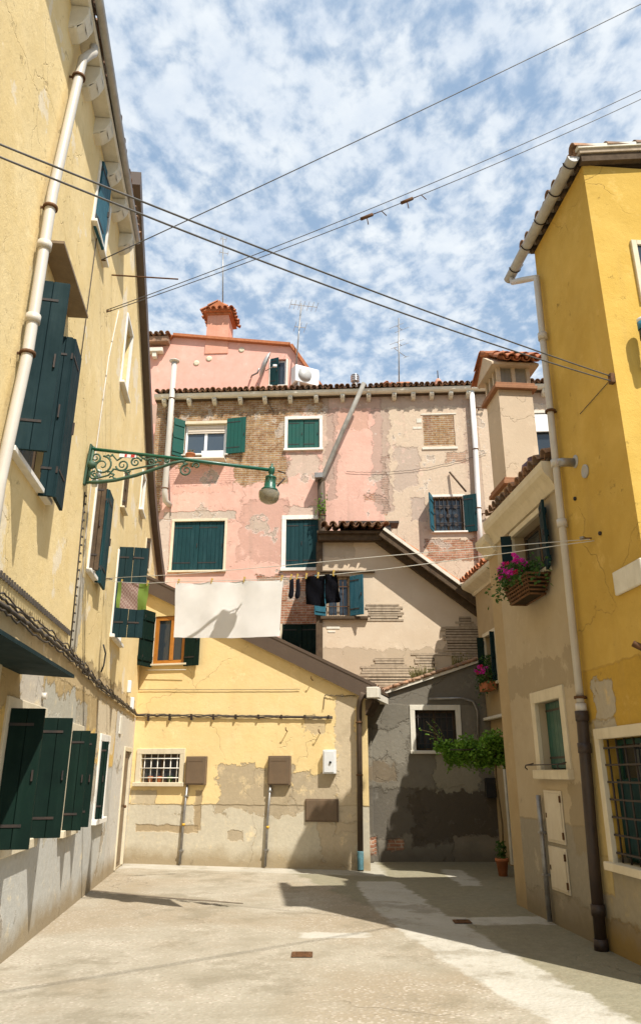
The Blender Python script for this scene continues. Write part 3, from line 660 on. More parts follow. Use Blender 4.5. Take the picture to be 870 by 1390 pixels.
# doors
d = link('door', surround_bm(6.02, 6.92, .02, 2.0, .07, sill=False), M['creamstone'], LH)
bm = BM(); box(bm, 6.03, 6.91, .03, .07, .03, 1.99)
for zz in (.1, 1.05): box(bm, 6.13, 6.81, .018, .0298, zz, zz+.85, bev=.01)
link('door_leaf', bm, M['doorbrown'], d); bm = BM(); lathe(bm, [(.0, 0), (.018, .0), (.028, .02), (.02, .045), (.0, .05)], 12, M=Matrix.Translation((6.82, .03, 1.02)) @ Matrix.Rotation(R_(90), 4, 'X')); link('handle', bm, M['rust'], d)
d = link('door', surround_bm(-4.6, -2.55, .02, 2.35, .18, sill=False), M['creamstone'], LH)
bm = BM(); box(bm, -4.59, -2.56, .12, .16, .03, 2.34)
for k in range(4): box(bm, -4.5+k*.5, -4.12+k*.5, .105, .1198, .15, 1.1, bev=.01); box(bm, -4.5+k*.5, -4.12+k*.5, .105, .1198, 1.25, 2.2, bev=.01)
link('door_leaf', bm, M['wood'], d)
# little metal awning above the first ground floor door
bm = BM(); prism(bm, [(-.001, 2.50), (-.001, 2.47), (-.50, 2.44), (-.50, 2.47)], -4.8, -1.72, 'x')
link('awning', bm, M['slate'], LH)
# downpipe
def n_pt(fr, px, py, out): s_, z_ = fr.loc(px, py, out); return (s_, -out, z_)
pp = [(-2.86, -.18, 9.05), (-2.90, -.10, 8.86), n_pt(LF, 72, 262, .09), n_pt(LF, 38, 480, .09), n_pt(LF, 0, 655, .09), (-3.32, -.09, 2.2)]
pp = [pp[0], (-2.90, -.15, 8.97), (-2.93, -.10, 8.86)]+pp[2:]
bm = BM(); tube(bm, [(-2.80, -.16, 9.20)]+pp, .050, 14); dp = link('downpipe', bm, M['pvc'], LH)
for a, b, t in ((2, 3, .15), (3, 4, .1), (4, 5, .0)):
    p = Vector(pp[a]).lerp(Vector(pp[b]), t); clamps(dp, [p], .058)
for t in (.35, .8):
    p = Vector(pp[3]).lerp(Vector(pp[4]), t); bm = BM(); lathe(bm, [(.060, -.04), (.066, -.04), (.066, .04), (.060, .04)], 14, p); link('pipe_collar', bm, M['pvc'], dp)
# cables clipped to the wall
rnd = random.Random(4)
def wall_cable(pts, r, name='cable', n=26, wob=.012, parent=None, mat='cable', sag=.0):
    bm = BM(); P = []
    for i in range(len(pts)-1):
        a, b = Vector(pts[i]), Vector(pts[i+1])
        for k in range(n):
            t = k/n; q = a.lerp(b, t); q.z += rnd.uniform(-wob, wob)-sag*4*t*(1-t); q.y -= abs(rnd.uniform(0, wob*.5)); P.append(q)
    P.append(Vector(pts[-1])); tube(bm, P, r, 6); return link(name, bm, M[mat], parent)
for k, (dz, r) in enumerate(((0, .020), (.045, .012), (-.05, .010), (.085, .008))):
    wall_cable([(-5, -.03, 3.0+dz), (-2.6, -.03, 2.93+dz), (.1, -.03, 2.93+dz*.8), (2.5, -.03, 2.80+dz*.6), (7.05, -.03, 2.72+dz*.4)], r, parent=LH, wob=.012+.006*k)
bm = BM(); x = -4.0
box(bm, -4, .15, -.020, -.001, 3.155, 3.168)
while x < .15: box(bm, x, x+.03, -.035, -.0205, 3.13, 3.19); x += .085
link('cable_trunking', bm, M['cable'], LH)
bm = BM(); z = 3.0
tube(bm, [(.30, -.008, 3.0), (.12, -.008, 4.95)], .009, 6)
while z < 4.95: x = lerp(.30, .12, (z-3)/1.95); box(bm, x-.02, x+.02, -.035, -.018, z, z+.018); z += .105
link('cable_run', bm, M['cable'], LH)
bm = BM(); tube(bm, [(.55, -.01, 3.0), (.40, -.012, 5.0), (.62, -.01, 7.2), (.95, -.012, 8.2)], .010, 6); link('cable_run', bm, M['pvc'], LH)
bm = BM(); tube(bm, [(-1.0, -.012, 5.0), (-.95, -.012, 8.6)], .006, 6); link('cable_run', bm, M['cable'], LH)
bm = BM(); tube(bm, [(-.75, -.05, 2.36), (-.75, -.0, 2.36)], .035, 12); link('vent_stub', bm, M['pvc'], LH)
bm = BM(); tube(bm, [(.23, .02, 8.33), (.23, -.95, 8.33)], .011, 6); link('iron_rod', bm, M['rust'], LH)
bm = BM(); tube(bm, [(2.55, -.02, 3.0), (2.55, -.05, 3.1), (2.6, -.05, 3.28), (2.52, -.02, 3.4)], .012, 6); link('cable_stub', bm, M['black'], LH)
for (s_, z_) in ((5.6, 3.0), (6.2, 2.75)):
    bm = BM(); box(bm, s_, s_+.1, -.07, -.001, z_, z_+.22, bev=.01); link('junction_box', bm, M['box'], LH)
bm = BM(); box(bm, 5.05, 5.3, -.02, .03, 2.25, 2.55, bev=.006); link('wall_hatch', bm, M['stone'], LH)

# ================================================================== PALE YELLOW HOUSE AT THE BACK
YH = thing('pale_yellow_house', 'low pale yellow house at the back with sloping brown roof edge and grey lower wall', 'house', YF)
def vz(s_): return 5.42+(s_-.2)*(3.17-5.42)/4.6
outl = [(-.1, 0), (4.82, 0), (4.82, vz(4.82)), (-.1, vz(-.1))]
bm = BM(); wall_mesh(bm, outl, [(.29, 1.02, 3.72, 4.72, .2), (.22, 1.06, 1.44, 1.97, .18)], 1.75)
for v in bm.verts: v.co.x -= (.24*v.co.y if v.co.x > 4 else 0)
link('wall', bm, [M['front'], M['interior']], YH)
bm = BM(); P0, P1 = (-.1, vz(-.1)), (4.97, vz(4.97))
prism(bm, [(P0[0], P0[1]-.24), (P1[0], P1[1]-.24), (P1[0], P1[1]+.07), (P0[0], P0[1]+.07)], -.10, -.06, 'y')
prism(bm, [(P0[0], P0[1]+.07), (P1[0], P1[1]+.07), (P1[0], P1[1]+.13), (P0[0], P0[1]+.13)], -.11, .25, 'y')
link('verge_board', bm, M['flash'], YH)
bm = BM(); prism(bm, [(P0[0], P0[1]+.005), (P1[0], P1[1]+.005), (P1[0], P1[1]+.065), (P0[0], P0[1]+.065)], -.059, 3.1, 'y'); rfo = link('roof', bm, M['wood'], YH)
sl = math.degrees(math.atan(2.25/4.6))
bm = BM(); tiles(bm, Matrix.Translation((0, .25, vz(0)-.03)) @ Matrix.Rotation(-math.pi/2, 4, 'Z') @ Matrix.Rotation(-R_(sl), 4, 'X') @ Matrix.Translation((-2.9, 0, 0)), 2.8, 5.4, seed=5); link('roof_tiles', bm, M['tile'], rfo)
# white end box of the eave gutter
bm = BM(); box(bm, 4.87, 5.10, -.30, -.05, 2.92, 3.12, bev=.012); box(bm, 4.83, 5.0, -.05, 1.3, 2.93, 3.05); link('gutter_end', bm, M['stone'], YH)
bm = BM(); prism(bm, [(4.825, 2.62), (4.98, 2.9), (4.825, 2.9)], -.2, .5, 'y'); link('eave_bracket', bm, M['wood'], YH)
w = window(YH, .29, 1.02, 3.72, 4.72, 'creamstone', .05, lint=False)
bm = BM(); fx = (.30, 1.01)
box(bm, .30, .38, .02, .07, 3.73, 4.71); box(bm, .93, 1.01, .02, .07, 3.73, 4.71); box(bm, .38, .93, .021, .07, 3.73, 3.8); box(bm, .38, .93, .021, .07, 4.63, 4.71); box(bm, .655, .735, .012, .065, 3.8, 4.63, bev=.008)
link('casement', bm, M['orangewood'], w); bm = BM(); box(bm, .36, .95, .05, .056, 3.78, 4.65); link('pane', bm, M['glass'], w)
shutter(w, [(.29, .02), (.24, .37), (.18, .80)], 3.66, 4.8, M['dgreen']); shutter(w, [(1.02, .03), (1.38, .10)], 3.66, 4.74, M['dgreen'])
bm = BM(); tube(bm, [(.2, -.08, 3.60), (1.1, -.09, 3.58)], .007, 6); link('clothes_rail', bm, M['line'], w)
w = window(YH, .22, 1.06, 1.44, 1.97, 'creamstone', .10); casement(w, .23, 1.05, 1.45, 1.96, .09, M['wood'], M['glass'], 2)
bm = BM()
for k in range(6): x = lerp(.22, 1.06, (k+.5)/6); tube(bm, [(x, .02, 1.44), (x, .02, 1.97)], .010, 6)
for k in range(3): z = lerp(1.44, 1.97, (k+.5)/3); tube(bm, [(.22, .0, z), (1.06, .0, z)], .010, 6)
link('grille', bm, M['white'], w)
for x, c in ((.42, 'terra'), (.62, 'terra'), (.84, 'leaf')):
    bm = BM(); lathe(bm, [(.035, 0), (.05, .09), (.055, .09), (.055, .11), (.0, .11)], 10, (x, .055, 1.445)); link('windowsill_pot', bm, M[c], w)
# brown downpipe and its clamps
bm = BM(); tube(bm, [(4.78, -.16, 3.02), (4.70, -.10, 2.88), (4.68, -.085, 2.7), (4.66, -.085, .0)], .052, 14); dp = link('downpipe', bm, M['brownpipe'], YH)
clamps(dp, [(4.67, -.085, 1.58), (4.675, -.085, 2.5)], .052)
bm = BM(); lathe(bm, [(.054, 0.0), (.058, .01), (.058, .28), (.054, .30)], 14, (4.66, -.085, .02)); link('stained_foot', bm, M['bluewash'], dp)
for k, (dz, r) in enumerate(((0, .016), (.02, .008), (-.02, .007))):
    wall_cable([(-.05, -.03, 2.72+dz), (2.0, -.03, 2.66+dz), (4.15, -.03, 2.60+dz)], r, parent=YH, wob=.009)
for k in range(9):
    bm = BM(); box(bm, .3+k*.47, .33+k*.47, -.055, -.001, 2.60, 2.74-k*.012); link('cable_clip', bm, M['iron'], YH)
wall_cable([(4.0, -.02, 3.02), (4.35, -.03, 2.99), (4.6, -.03, 3.0)], .007, parent=YH); wall_cable([(4.0, -.02, 3.02), (3.97, -.02, 2.75)], .006, parent=YH, n=5)
wall_cable([(.05, -.02, 3.22), (2.0, -.02, 3.17), (3.5, -.02, 3.14)], .005, parent=YH, wob=.003)
for (s_, z_) in ((3.9, 2.32), (3.25, 2.36), (3.75, 3.3)):
    bm = BM(); tube(bm, [(s_, .02, z_), (s_, -.10, z_+.02), (s_, -.12, z_+.07)], .010, 6); link('wall_hook', bm, M['rust'], YH)
# wall boxes and conduits (lifted off one by one)
def wbox(fr, name, x0, x1, z0, z1, mat, label, cat, dep=.10, lou=0, group=None, knob=None):
    t = thing(name, label, cat, fr, fr.world((x0+x1)/2, z0), group=group); a = (x1-x0)/2; h = z1-z0
    bm = BM(); box(bm, -a, a, -dep, -.001, 0, h, bev=.008); link('housing', bm, M[mat], t)
    bm = BM(); box(bm, -a+.025, a-.025, -dep-.012, -dep-.0005, .025, h-.025, bev=.004)
    for k in range(lou): zz = h*.82-k*.02; box(bm, -a*.7, a*.7, -dep-.016, -dep-.0125, zz, zz+.008)
    link('door_panel', bm, M[mat], t)
    if knob: bm = BM(); lathe(bm, [(0, -.012), (.022, -.012), (.022, .012), (0, .012)], 12, M=Matrix.Translation((knob[0], -dep-.02, knob[1])) @ Matrix.Rotation(R_(90), 4, 'X')); link('lock', bm, M['black'], t)
    return t
wbox(YF, 'meter_box', 1.22, 1.64, 1.40, 1.92, 'brownpaint', 'upright brown metal meter box beside the small barred window', 'meter box', .09, 1, 'brown meter boxes on the pale yellow wall')
wbox(YF, 'meter_box', 2.90, 3.34, 1.40, 1.92, 'brownpaint', 'upright brown metal meter box above the middle grey conduit and patched plaster', 'meter box', .09, 1, 'brown meter boxes on the pale yellow wall')
wbox(YF, 'meter_box', 3.62, 4.25, .78, 1.17, 'brownpaint', 'wide brown metal box set low in the grey lower wall near the downpipe', 'meter box', .03, 0, 'brown meter boxes on the pale yellow wall')
wbox(YF, 'letter_box', 3.98, 4.22, 1.60, 2.02, 'box', 'pale grey box with a black lock on the yellow wall beside the brown downpipe', 'box', .11, 0, None, (.03, .2))
def conduit(fr, pts, r, mat, label, clips=(), tape=None, cat='pipe'):
    base = fr.world(pts[-1][0], 0); t = thing('conduit_pipe', label, cat, fr, base, group='thin conduits rising from the ground'); x0 = pts[-1][0]
    bm = BM(); tube(bm, [(p[0]-x0, -p[1], p[2]) for p in pts], r, 10); link('tube', bm, M[mat], t)
    for z in clips:
        q = [p for p in pts]; bm = BM(); f = (pts[0][2]-z)/max(.01, pts[0][2]-pts[-1][2]); xx = lerp(pts[0][0], pts[-1][0], f)-x0
        box(bm, xx-.035, xx+.035, -pts[-1][1]-r-.004, -.001, z-.012, z+.012); link('clip', bm, M['galv'], t)
    if tape: bm = BM(); f = (pts[0][2]-tape)/(pts[0][2]-pts[-1][2]); lathe(bm, [(r+.002, -.02), (r+.006, -.02), (r+.006, .02), (r+.002, .02)], 10, (lerp(pts[0][0], pts[-1][0], f)-x0, -pts[-1][1], tape)); link('tape_band', bm, simple('orange_tape', (.7, .4, .03), rough=.6), t)
conduit(YF, [(1.26, .05, 1.40), (1.23, .05, .9), (1.20, .05, .02)], .024, 'galv', 'grey conduit below the left brown meter box, with a yellow band', (1.2, .25), .7)
conduit(YF, [(2.95, .05, 1.44), (2.91, .05, .9), (2.88, .05, .02)], .024, 'galv', 'grey conduit below the middle brown meter box, with an orange joint', (1.3, .3), .68)
conduit(RF, [(-1.22, .05, 1.36), (-1.22, .05, .02)], .030, 'galv', 'dark grey conduit beside the cream metal hatches on the right wall', (.95, .5))
# ================================================================== PINK HOUSE
PH = thing('pink_house', 'tall pink house at the back with bare brick patches and a long tiled eave', 'house', PK)
TOP = 12.28
hp = [(.84, 2.12, 10.5, 11.58, .2), (3.96, 4.92, 10.62, 11.6, .12), (.72, 2.2, 6.95, 8.42, .10), (3.96, 4.96, 6.98, 8.42, .10), (8.16, 9.02, 7.98, 9.02, .25), (11.25, 12.2, 10.1, 11.6, .2), (3.9, 5.0, 4.2, 5.42, .2)]
bm = BM(); wall_mesh(bm, [(-.08, 0), (13.2, 0), (13.2, TOP), (-.08, TOP)], hp, 6); link('wall', bm, [M['pink'], M['interior']], PH)
bm = BM(); box(bm, -.12, 13.3, -.12, .3, TOP+.002, TOP+.06); link('eave_board', bm, M['wood'], PH)
bm = BM(); prism(bm, [(-.22, TOP+.03), (-.27, TOP+.07), (-.29, TOP+.15), (-.10, TOP+.15), (-.10, TOP+.03)], -.12, 13.3, 'x'); link('eave_gutter', bm, M['stone'], PH)
k = 0; x = .15
while x < 13:
    corbel(x+rnd.uniform(-.03, .03), PH, .13, 'stone', .22, .19, TOP+.03); x += .78 if x < 6.5 else .56
rf = BM(); prism(rf, [(-.12, TOP+.15), (-.12, TOP+.18), (6.0, TOP+2.0), (6.0, TOP+.15)], -.1, 13.25, 'x'); rfo = link('roof', rf, M['wood'], PH)
bm = BM(); tiles(bm, slopeM(13.1, 3.2, TOP+1.25, 17.5), 13.1, 3.70, .17, .38, seed=8, jit=.018); link('roof_tiles', bm, M['tile'], rfo)
# attic windows
w = window(PH, .84, 2.12, 10.5, 11.58, 'stone', .05, lint=False, label='open window with white frames and a rolled blind')
casement(w, .86, 2.10, 10.52, 11.56, .08, M['whitemetal'], M['skyglass'], 2, 1, .07)
bm = BM()
for k in range(5): box(bm, .93+.0, 2.05, .045-.012*(k % 2), .078, 11.22+k*.055, 11.222+k*.055+.045, bev=.008)
link('blind', bm, M['blind'], w); bm = BM(); box(bm, .84, 2.12, -.05, .12, 11.5, 11.6, bev=.01); link('blind_box', bm, M['creamstone'], w)
shutter(w, [(.84, .02), (.56, .28)], 10.42, 11.62, M['bgreen']); shutter(w, [(2.13, .02), (2.72, .12)], 10.5, 11.66, M['bgreen'])
w = window(PH, 3.96, 4.92, 10.62, 11.6, 'white', .09); shutter(w, [(3.97, -.05), (4.44, -.045)], 10.63, 11.59, M['bgreen']); shutter(w, [(4.45, -.05), (4.91, -.05)], 10.63, 11.59, M['bgreen'])
w = window(PH, .72, 2.2, 6.95, 8.42, 'creamstone', .07); shutter(w, [(.73, -.06), (1.46, -.055)], 6.96, 8.41, M['teal']); shutter(w, [(1.465, -.055), (2.19, -.06)], 6.96, 8.41, M['teal'])
w = window(PH, 3.96, 4.96, 6.98, 8.42, 'white', .12); shutter(w, [(3.97, -.06), (4.46, -.055)], 6.99, 8.41, M['teal']); shutter(w, [(4.465, -.055), (4.95, -.06)], 6.99, 8.41, M['teal'])
w = window(PH, 8.16, 9.02, 7.98, 9.02, 'white', .06); casement(w, 8.18, 9.0, 8.0, 9.0, .14, M['wood'], M['glass'])
grille(w, 8.17, 9.01, 7.99, 9.01, .03, 7, 2, .009)
bm = BM()
for cx in (8.38, 8.59, 8.80):
    for cz in (8.2, 8.45, 8.72): lathe(bm, [(.05, -.005), (.062, -.005), (.062, .005), (.05, .005)], 12, M=Matrix.Translation((cx, .03, cz)) @ Matrix.Rotation(R_(90), 4, 'X'))
link('grille_rings', bm, M['iron'], w)
shutter(w, [(8.16, .02), (8.04, .38)], 7.96, 9.04, M['lteal']); shutter(w, [(9.03, .02), (9.40, .16)], 7.94, 9.04, M['teal'])
w = window(PH, 11.25, 12.2, 10.1, 11.6, 'stone', .08); casement(w, 11.27, 12.18, 10.12, 11.58, .1, M['whitemetal'], M['glass']); bm = BM(); box(bm, 11.27, 12.18, .0, .05, 11.0, 11.58, bev=.01); link('blind', bm, M['whitemetal'], w)
shutter(w, [(12.2, .02), (12.4, .5)], 10.1, 11.6, M['bgreen'])
w = window(PH, 3.9, 5.0, 4.2, 5.42, 'creamstone', .05, lint=False); shutter(w, [(3.92, -.05), (4.45, -.05)], 4.21, 5.41, M['dgreen']); shutter(w, [(4.455, -.05), (4.99, -.05)], 4.21, 5.41, M['dgreen'])
# blocked up window: stone sill and bits of stone jamb round the brick infill
bm = BM(); box(bm, 7.94, 8.98, -.03, .02, 10.50, 10.57, bev=.006); box(bm, 7.82, 7.965, -.012, .02, 11.38, 11.52); box(bm, 7.7, 7.965, -.010, .02, 11.18, 11.25); box(bm, 7.95, 9.0, -.016, .02, 11.635, 11.67); link('blocked_window', bm, M['stone'], PH)
# pipes on the facade
def ppt(px, py, out, fr=PK): s_, z_ = fr.loc(px, py, out); return Vector((s_, -out, z_))
bm = BM(); P = [ppt(237, 492, .35), ppt(231, 575, .35), ppt(224, 668, .30), ppt(225, 680, .22), ppt(231, 686, .02)]; tube(bm, P, .085, 14); lathe(bm, [(.10, 0), (.16, .03), (.16, .06), (.0, .10)], 14, P[0]); dp = link('vent_pipe', bm, M['pvc'], PH)
clamps(dp, [P[0].lerp(P[1], .6), P[1].lerp(P[2], .95)], .085)
bm = BM(); P = [ppt(640, 531, .14), ppt(645, 610, .12), ppt(649, 690, .12), ppt(653, 765, .12)]; tube(bm, P, .075, 14); dp = link('downpipe', bm, M['whitepipe'], PH); clamps(dp, [P[1], P[2]], .075)
bm = BM(); P = [ppt(494, 520, .5), ppt(465, 585, .4), ppt(439, 646, .22), ppt(436, 655, .2)]; tube(bm, P, .068, 14); link('flue_pipe', bm, M['fluegrey'], PH)
bm = BM(); P = [ppt(436, 652, .16), ppt(437, 700, .14), ppt(438, 800, .14), ppt(439, 900, .14)]; tube(bm, P, .11, 12); dp = link('downpipe', bm, M['brownpipe'], PH); clamps(dp, [P[1], P[2]], .11)
q = ppt(434, 650, .25); bm = BM(); box(bm, q.x-.14, q.x+.1, -.42, -.03, q.z-.02, q.z+.14, bev=.01); link('pipe_hopper', bm, M['galv'], PH)
q = ppt(610, 641, .05); r2 = ppt(632, 667, .42); bm = BM(); tube(bm, [q, r2], .03, 8); link('awning_rod', bm, M['wood'], PH)
for (px, py) in ((650, 553), (655, 697)):
    q = ppt(px, py, .1); bm = BM(); tube(bm, [q+Vector((-.14, 0, 0)), q+Vector((.14, 0, 0))], .018, 8); tube(bm, [q, q+Vector((-.03, .12, -.05))], .015, 6)
    for sgn in (-1, 1): lathe(bm, [(0, -.02), (.035, -.02), (.035, .02), (0, .02)], 8, q+Vector((sgn*.14, 0, 0)))
    link('insulator_bracket', bm, M['rust'], PH)
wall_cable([ppt(225, 535, .04), ppt(232, 700, .03)], .010, parent=PH); wall_cable([ppt(350, 520, .05), ppt(372, 560, .04)], .010, parent=PH, n=6)
wall_cable([ppt(470, 640, .03), ppt(560, 638, .03), ppt(660, 615, .03)], .006, parent=PH, sag=.05)
# things on sills
t = thing('flower_pot', 'terracotta flower pot standing on the ledge under the open attic window', 'plant pot', PK, PK.world(1.1, 10.28, .18))
bm = BM(); lathe(bm, [(.09, 0), (.13, .14), (.15, .14), (.15, .18), (.12, .18), (.11, .1), (0, .1)], 16); link('pot', bm, M['terra'], t)
bm = BM(); r3 = random.Random(3)
for k in range(40): leaf_quad(bm, Vector((r3.gauss(0, .06), r3.gauss(0, .05), .2+r3.random()*.1)), .06, r3)
link('foliage', bm, M['weed'], t)
bm = BM(); box(bm, .9, 2.15, -.36, .02, 10.24, 10.278); link('window_ledge', bm, M['stone'], PH)
t = thing('window_box', 'white rectangular planter standing under the open attic window of the pink house', 'planter', PK, PK.world(1.78, 10.28, .18))
bm = BM(); prism(bm, [(-.30, 0), (.30, 0), (.33, .22), (-.33, .22)], -.12, .12, 'y'); link('trough', bm, M['whitemetal'], t)
bm = BM(); box(bm, -.30, .30, -.10, .10, .2202, .232); link('soil', bm, M['soil'], t)
# little plant growing out of the pipe joint
q = PK.world(5.08, 9.35, .25); q = PK.world(*[ppt(436, 688, .25).x, ppt(436, 688, .25).z], .25)
t = thing('wall_plant', 'small green plant sprouting from the brown vertical pipe on the pink wall', 'plant', loc=q)
bm = BM()
for k in range(110): leaf_quad(bm, Vector((r3.gauss(0, .08), r3.gauss(0, .06), r3.gauss(0, .17))), .09, r3)
link('foliage', bm, M['vine'], t); bm = BM(); tube(bm, [(0, .1, -.25), (.02, .02, 0), (0, 0, .25)], .012, 6); link('stem', bm, M['stem'], t)

# ================================================================== REAR PINK HOUSE
RH2 = thing('rear_pink_house', 'upper pink house rising behind the tiled eave, with a chimney and one small window', 'house', RP)
rp = lambda px, py: RP.loc(px, py)
tp = [rp(150, 470), rp(231, 464), rp(236, 458), rp(320, 465), rp(394, 471), rp(418, 505), rp(448, 545)]
hx0, hz1 = rp(367, 488); hx1, hz0 = rp(388, 527)
bm = BM(); wall_mesh(bm, [(tp[0][0], 0)]+[(tp[-1][0], 0)]+list(reversed(tp)), [(hx0+.02, hx1, hz0+.1, hz1, .25)], 6); link('wall', bm, [M['rearpink'], M['interior']], RH2)
bm = BM()
for a, b in zip(tp[:-1], tp[1:]):
    d = Vector((b[0]-a[0], b[1]-a[1])); nrm = Vector((-d.y, d.x)).normalized()
    prism(bm, [(a[0], a[1]+.004), (b[0], b[1]+.004), (b[0]+nrm.x*.10, b[1]+nrm.y*.10), (a[0]+nrm.x*.10, a[1]+nrm.y*.10)], -.14, 6.1, 'y')
link('roof', bm, M['terra'], RH2)
bm = BM(); a = tp[0]; b = tp[1]; box(bm, a[0], b[0]+.02, -.32, 0, a[1]-.06, a[1]+.16, bev=.02); tiles(bm, slopeM(b[0], .1, a[1]+.24, 12), b[0]-a[0], .5, seed=4); link('roof_tiles', bm, M['tile'], RH2)
bm = BM(); q = rp(222, 470); box(bm, q[0]-1.2, q[0]+.05, -.24, -.001, q[1]-.32, q[1]-.17, bev=.015); box(bm, q[0]-.3, q[0]-.16, -.2, -.001, q[1]-.5, q[1]-.32, bev=.01); link('eave_slab', bm, M['stone'], RH2)
w = window(RH2, hx0+.02, hx1, hz0+.1, hz1, 'white', .05, lint=False); shutter(w, [(hx0+.02, .02), (hx0+.30, .12)], hz0+.08, hz1, M['teal']); casement(w, hx0+.04, hx1-.02, hz0+.12, hz1-.02, .1, M['whitemetal'], M['glass'], 1)
q = rp(200, 520); w = link('window', surround_bm(q[0]-.5, q[0], q[1]-1, q[1], .12), M['white'], RH2)
for (px, py) in ((267, 493), (284, 487), (328, 475)):
    q = rp(px, py); bm = BM(); lathe(bm, [(.05, -.02), (.10, -.02), (.10, .0), (.05, .0)], 12, M=Matrix.Translation((q[0], -.015, q[1])) @ Matrix.Rotation(R_(90), 4, 'X')); link('vent_ring', bm, M['creamstone'], RH2)
# pink chimney
q0 = rp(280, 470); q1 = rp(311, 428)
cw = (q1[0]-q0[0])/2; cx = (q0[0]+q1[0])/2
bm = BM(); prism(bm, [(cx-cw-.03, q0[1]-.3), (cx+cw+.03, q0[1]-.3), (cx+cw, q1[1]), (cx-cw, q1[1])], -.03, .85, 'y'); ch = link('chimney', bm, M['pinkchim'], RH2)
bm = BM(); box(bm, cx-cw-.06, cx+cw+.06, -.09, .91, q1[1]+.001, q1[1]+.07, bev=.01); prism(bm, [(cx-cw-.12, q1[1]+.07), (cx+cw+.12, q1[1]+.07), (cx+.1, q1[1]+.42), (cx-.1, q1[1]+.42)], -.2, 1.0, 'y'); link('chimney_cap', bm, M['terra'], ch)
bm = BM(); tiles(bm, slopeM(cx+cw+.12, .35, q1[1]+.33, 24), 2*cw+.2, .66, .2, .33, seed=9)
for sg in (-1, 1): tiles(bm, Matrix.Translation((cx, -.22 if sg > 0 else 1.0, q1[1]+.40)) @ Matrix.Rotation(-sg*math.pi/2, 4, 'Z') @ Matrix.Rotation(-R_(33), 4, 'X') @ Matrix.Translation((-1.15, 0, 0) if sg > 0 else (-1.15, 0, 0)), 1.1, .62, .2, .33, seed=10)
link('cap_tiles', bm, M['redtile'], ch)

# ---- rooftop equipment, each a thing
def rt(px, py, Y): return at_y(px, py, Y)
p = rt(352, 500, 21.9); t = thing('satellite_dish', 'pale grey satellite dish seen edge-on, on a bent arm fixed to the rear pink wall', 'satellite dish', loc=p)
Mx = Matrix.Rotation(R_(-78), 4, 'Z') @ Matrix.Rotation(R_(72), 4, 'X')
bm = BM(); lathe(bm, [(.0, .10), (.2, .08), (.36, .035), (.46, -.03), (.47, -.025), (.37, .05), (.2, .095), (0, .115)], 22, M=Mx, c=(.18, 0, .12)); link('dish', bm, M['gutter'], t)
bm = BM(); tube(bm, [(.0, .0, .0), (-.06, .05, -.14), (-.24, .15, -.18), (-.30, .45, -.10)], .03, 8); tube(bm, [(.2, 0, -.1), (.5, -.12, .02)], .014, 6); link('mount_arm', bm, M['galv'], t)
bm = BM(); box(bm, .45, .58, -.17, -.09, -.02, .06, bev=.01); link('receiver', bm, M['box'], t)
p = rt(414, 526, 21.7); t = thing('air_conditioner', 'white air conditioner unit with a round fan on the tiled roof edge', 'air conditioner', loc=p, rot=R_(28))
bm = BM(); box(bm, -.42, .42, -.17, .17, .06, .66, bev=.02); link('casing', bm, M['whitemetal'], t)
bm = BM(); lathe(bm, [(.0, 0), (.21, 0), (.235, .02), (.235, .03), (.0, .03)], 24, M=Matrix.Translation((-.1, -.172, .36)) @ Matrix.Rotation(R_(90), 4, 'X')); link('fan_grille', bm, M['gutter'], t)
bm = BM()
for sx in (-.3, .3): box(bm, sx-.03, sx+.03, -.16, .16, -.1, .058)
link('foot', bm, M['galv'], t)
def antenna(px, y0, y1, Y, label, els, L=.9, rot=.5):
    a = rt(px[0], y1, Y); b = rt(px[1], y0, Y); t = thing('tv_antenna', label, 'antenna', loc=a, group='antennas on the roofs'); h = b.z-a.z; dx = b.x-a.x
    bm = BM(); tube(bm, [(0, 0, -.3), (dx, 0, h)], .022, 8); link('mast', bm, M['galv'], t)
    for (f, L_, n, ln) in els:
        c = Vector((dx*f, 0, h*f)); dirv = Vector((math.cos(rot), math.sin(rot), 0)); prp = Vector((-math.sin(rot), math.cos(rot), .0)); bm = BM()
        tube(bm, [c-dirv*L_*.4, c+dirv*L_*.6], .012, 6)
        for k in range(n):
            q = c+dirv*L_*(k/(max(1, n-1))-.4); tube(bm, [q-prp*ln, q+prp*ln], .007, 5)
        link('aerial', bm, M['gutter'], t)
antenna((401, 409), 412, 498, 22.0, 'tall thin television antenna beside the white air conditioner', [(.97, .9, 7, .28), (.62, .35, 3, .3)], rot=.2)
antenna((541, 541), 432, 524, 23.5, 'thin television antenna with crossed rods standing alone above the long roof', [(.86, .35, 2, .3), (.5, .8, 2, .12), (.62, .3, 2, .3)], rot=.9)
antenna((303, 303), 322, 408, 23.3, 'very thin tall aerial mast rising behind the pink chimney', [(.97, .2, 2, .15), (.75, .3, 2, .15)], rot=.3)
p = rt(482, 528, 21.9); t = thing('metal_flue', 'short stainless steel flue with a ringed cap on the long tiled roof', 'flue', loc=p)
bm = BM(); lathe(bm, [(.09, -.3), (.09, .25), (.0, .25)], 14); link('tube', bm, M['steel'], t)
bm = BM()
for k in range(3): lathe(bm, [(.08, .26+k*.07), (.14, .27+k*.07), (.14, .30+k*.07), (.08, .31+k*.07)], 14)
lathe(bm, [(.13, .47), (.13, .49), (0, .53)], 14); link('cap', bm, M['steel'], t)
p = rt(595, 526, 22.2); t = thing('roof_pinnacle', 'small pinkish roof cowl with a black spike near the middle of the long roof', 'roof cowl', loc=p)
bm = BM(); lathe(bm, [(.20, -.2), (.20, .05), (.13, .10), (.15, .16), (.06, .30), (.0, .34)], 14); link('cowl', bm, M['pinkchim'], t); bm = BM(); tube(bm, [(0, 0, .3), (0, 0, .62)], .018, 6); link('spike', bm, M['iron'], t)
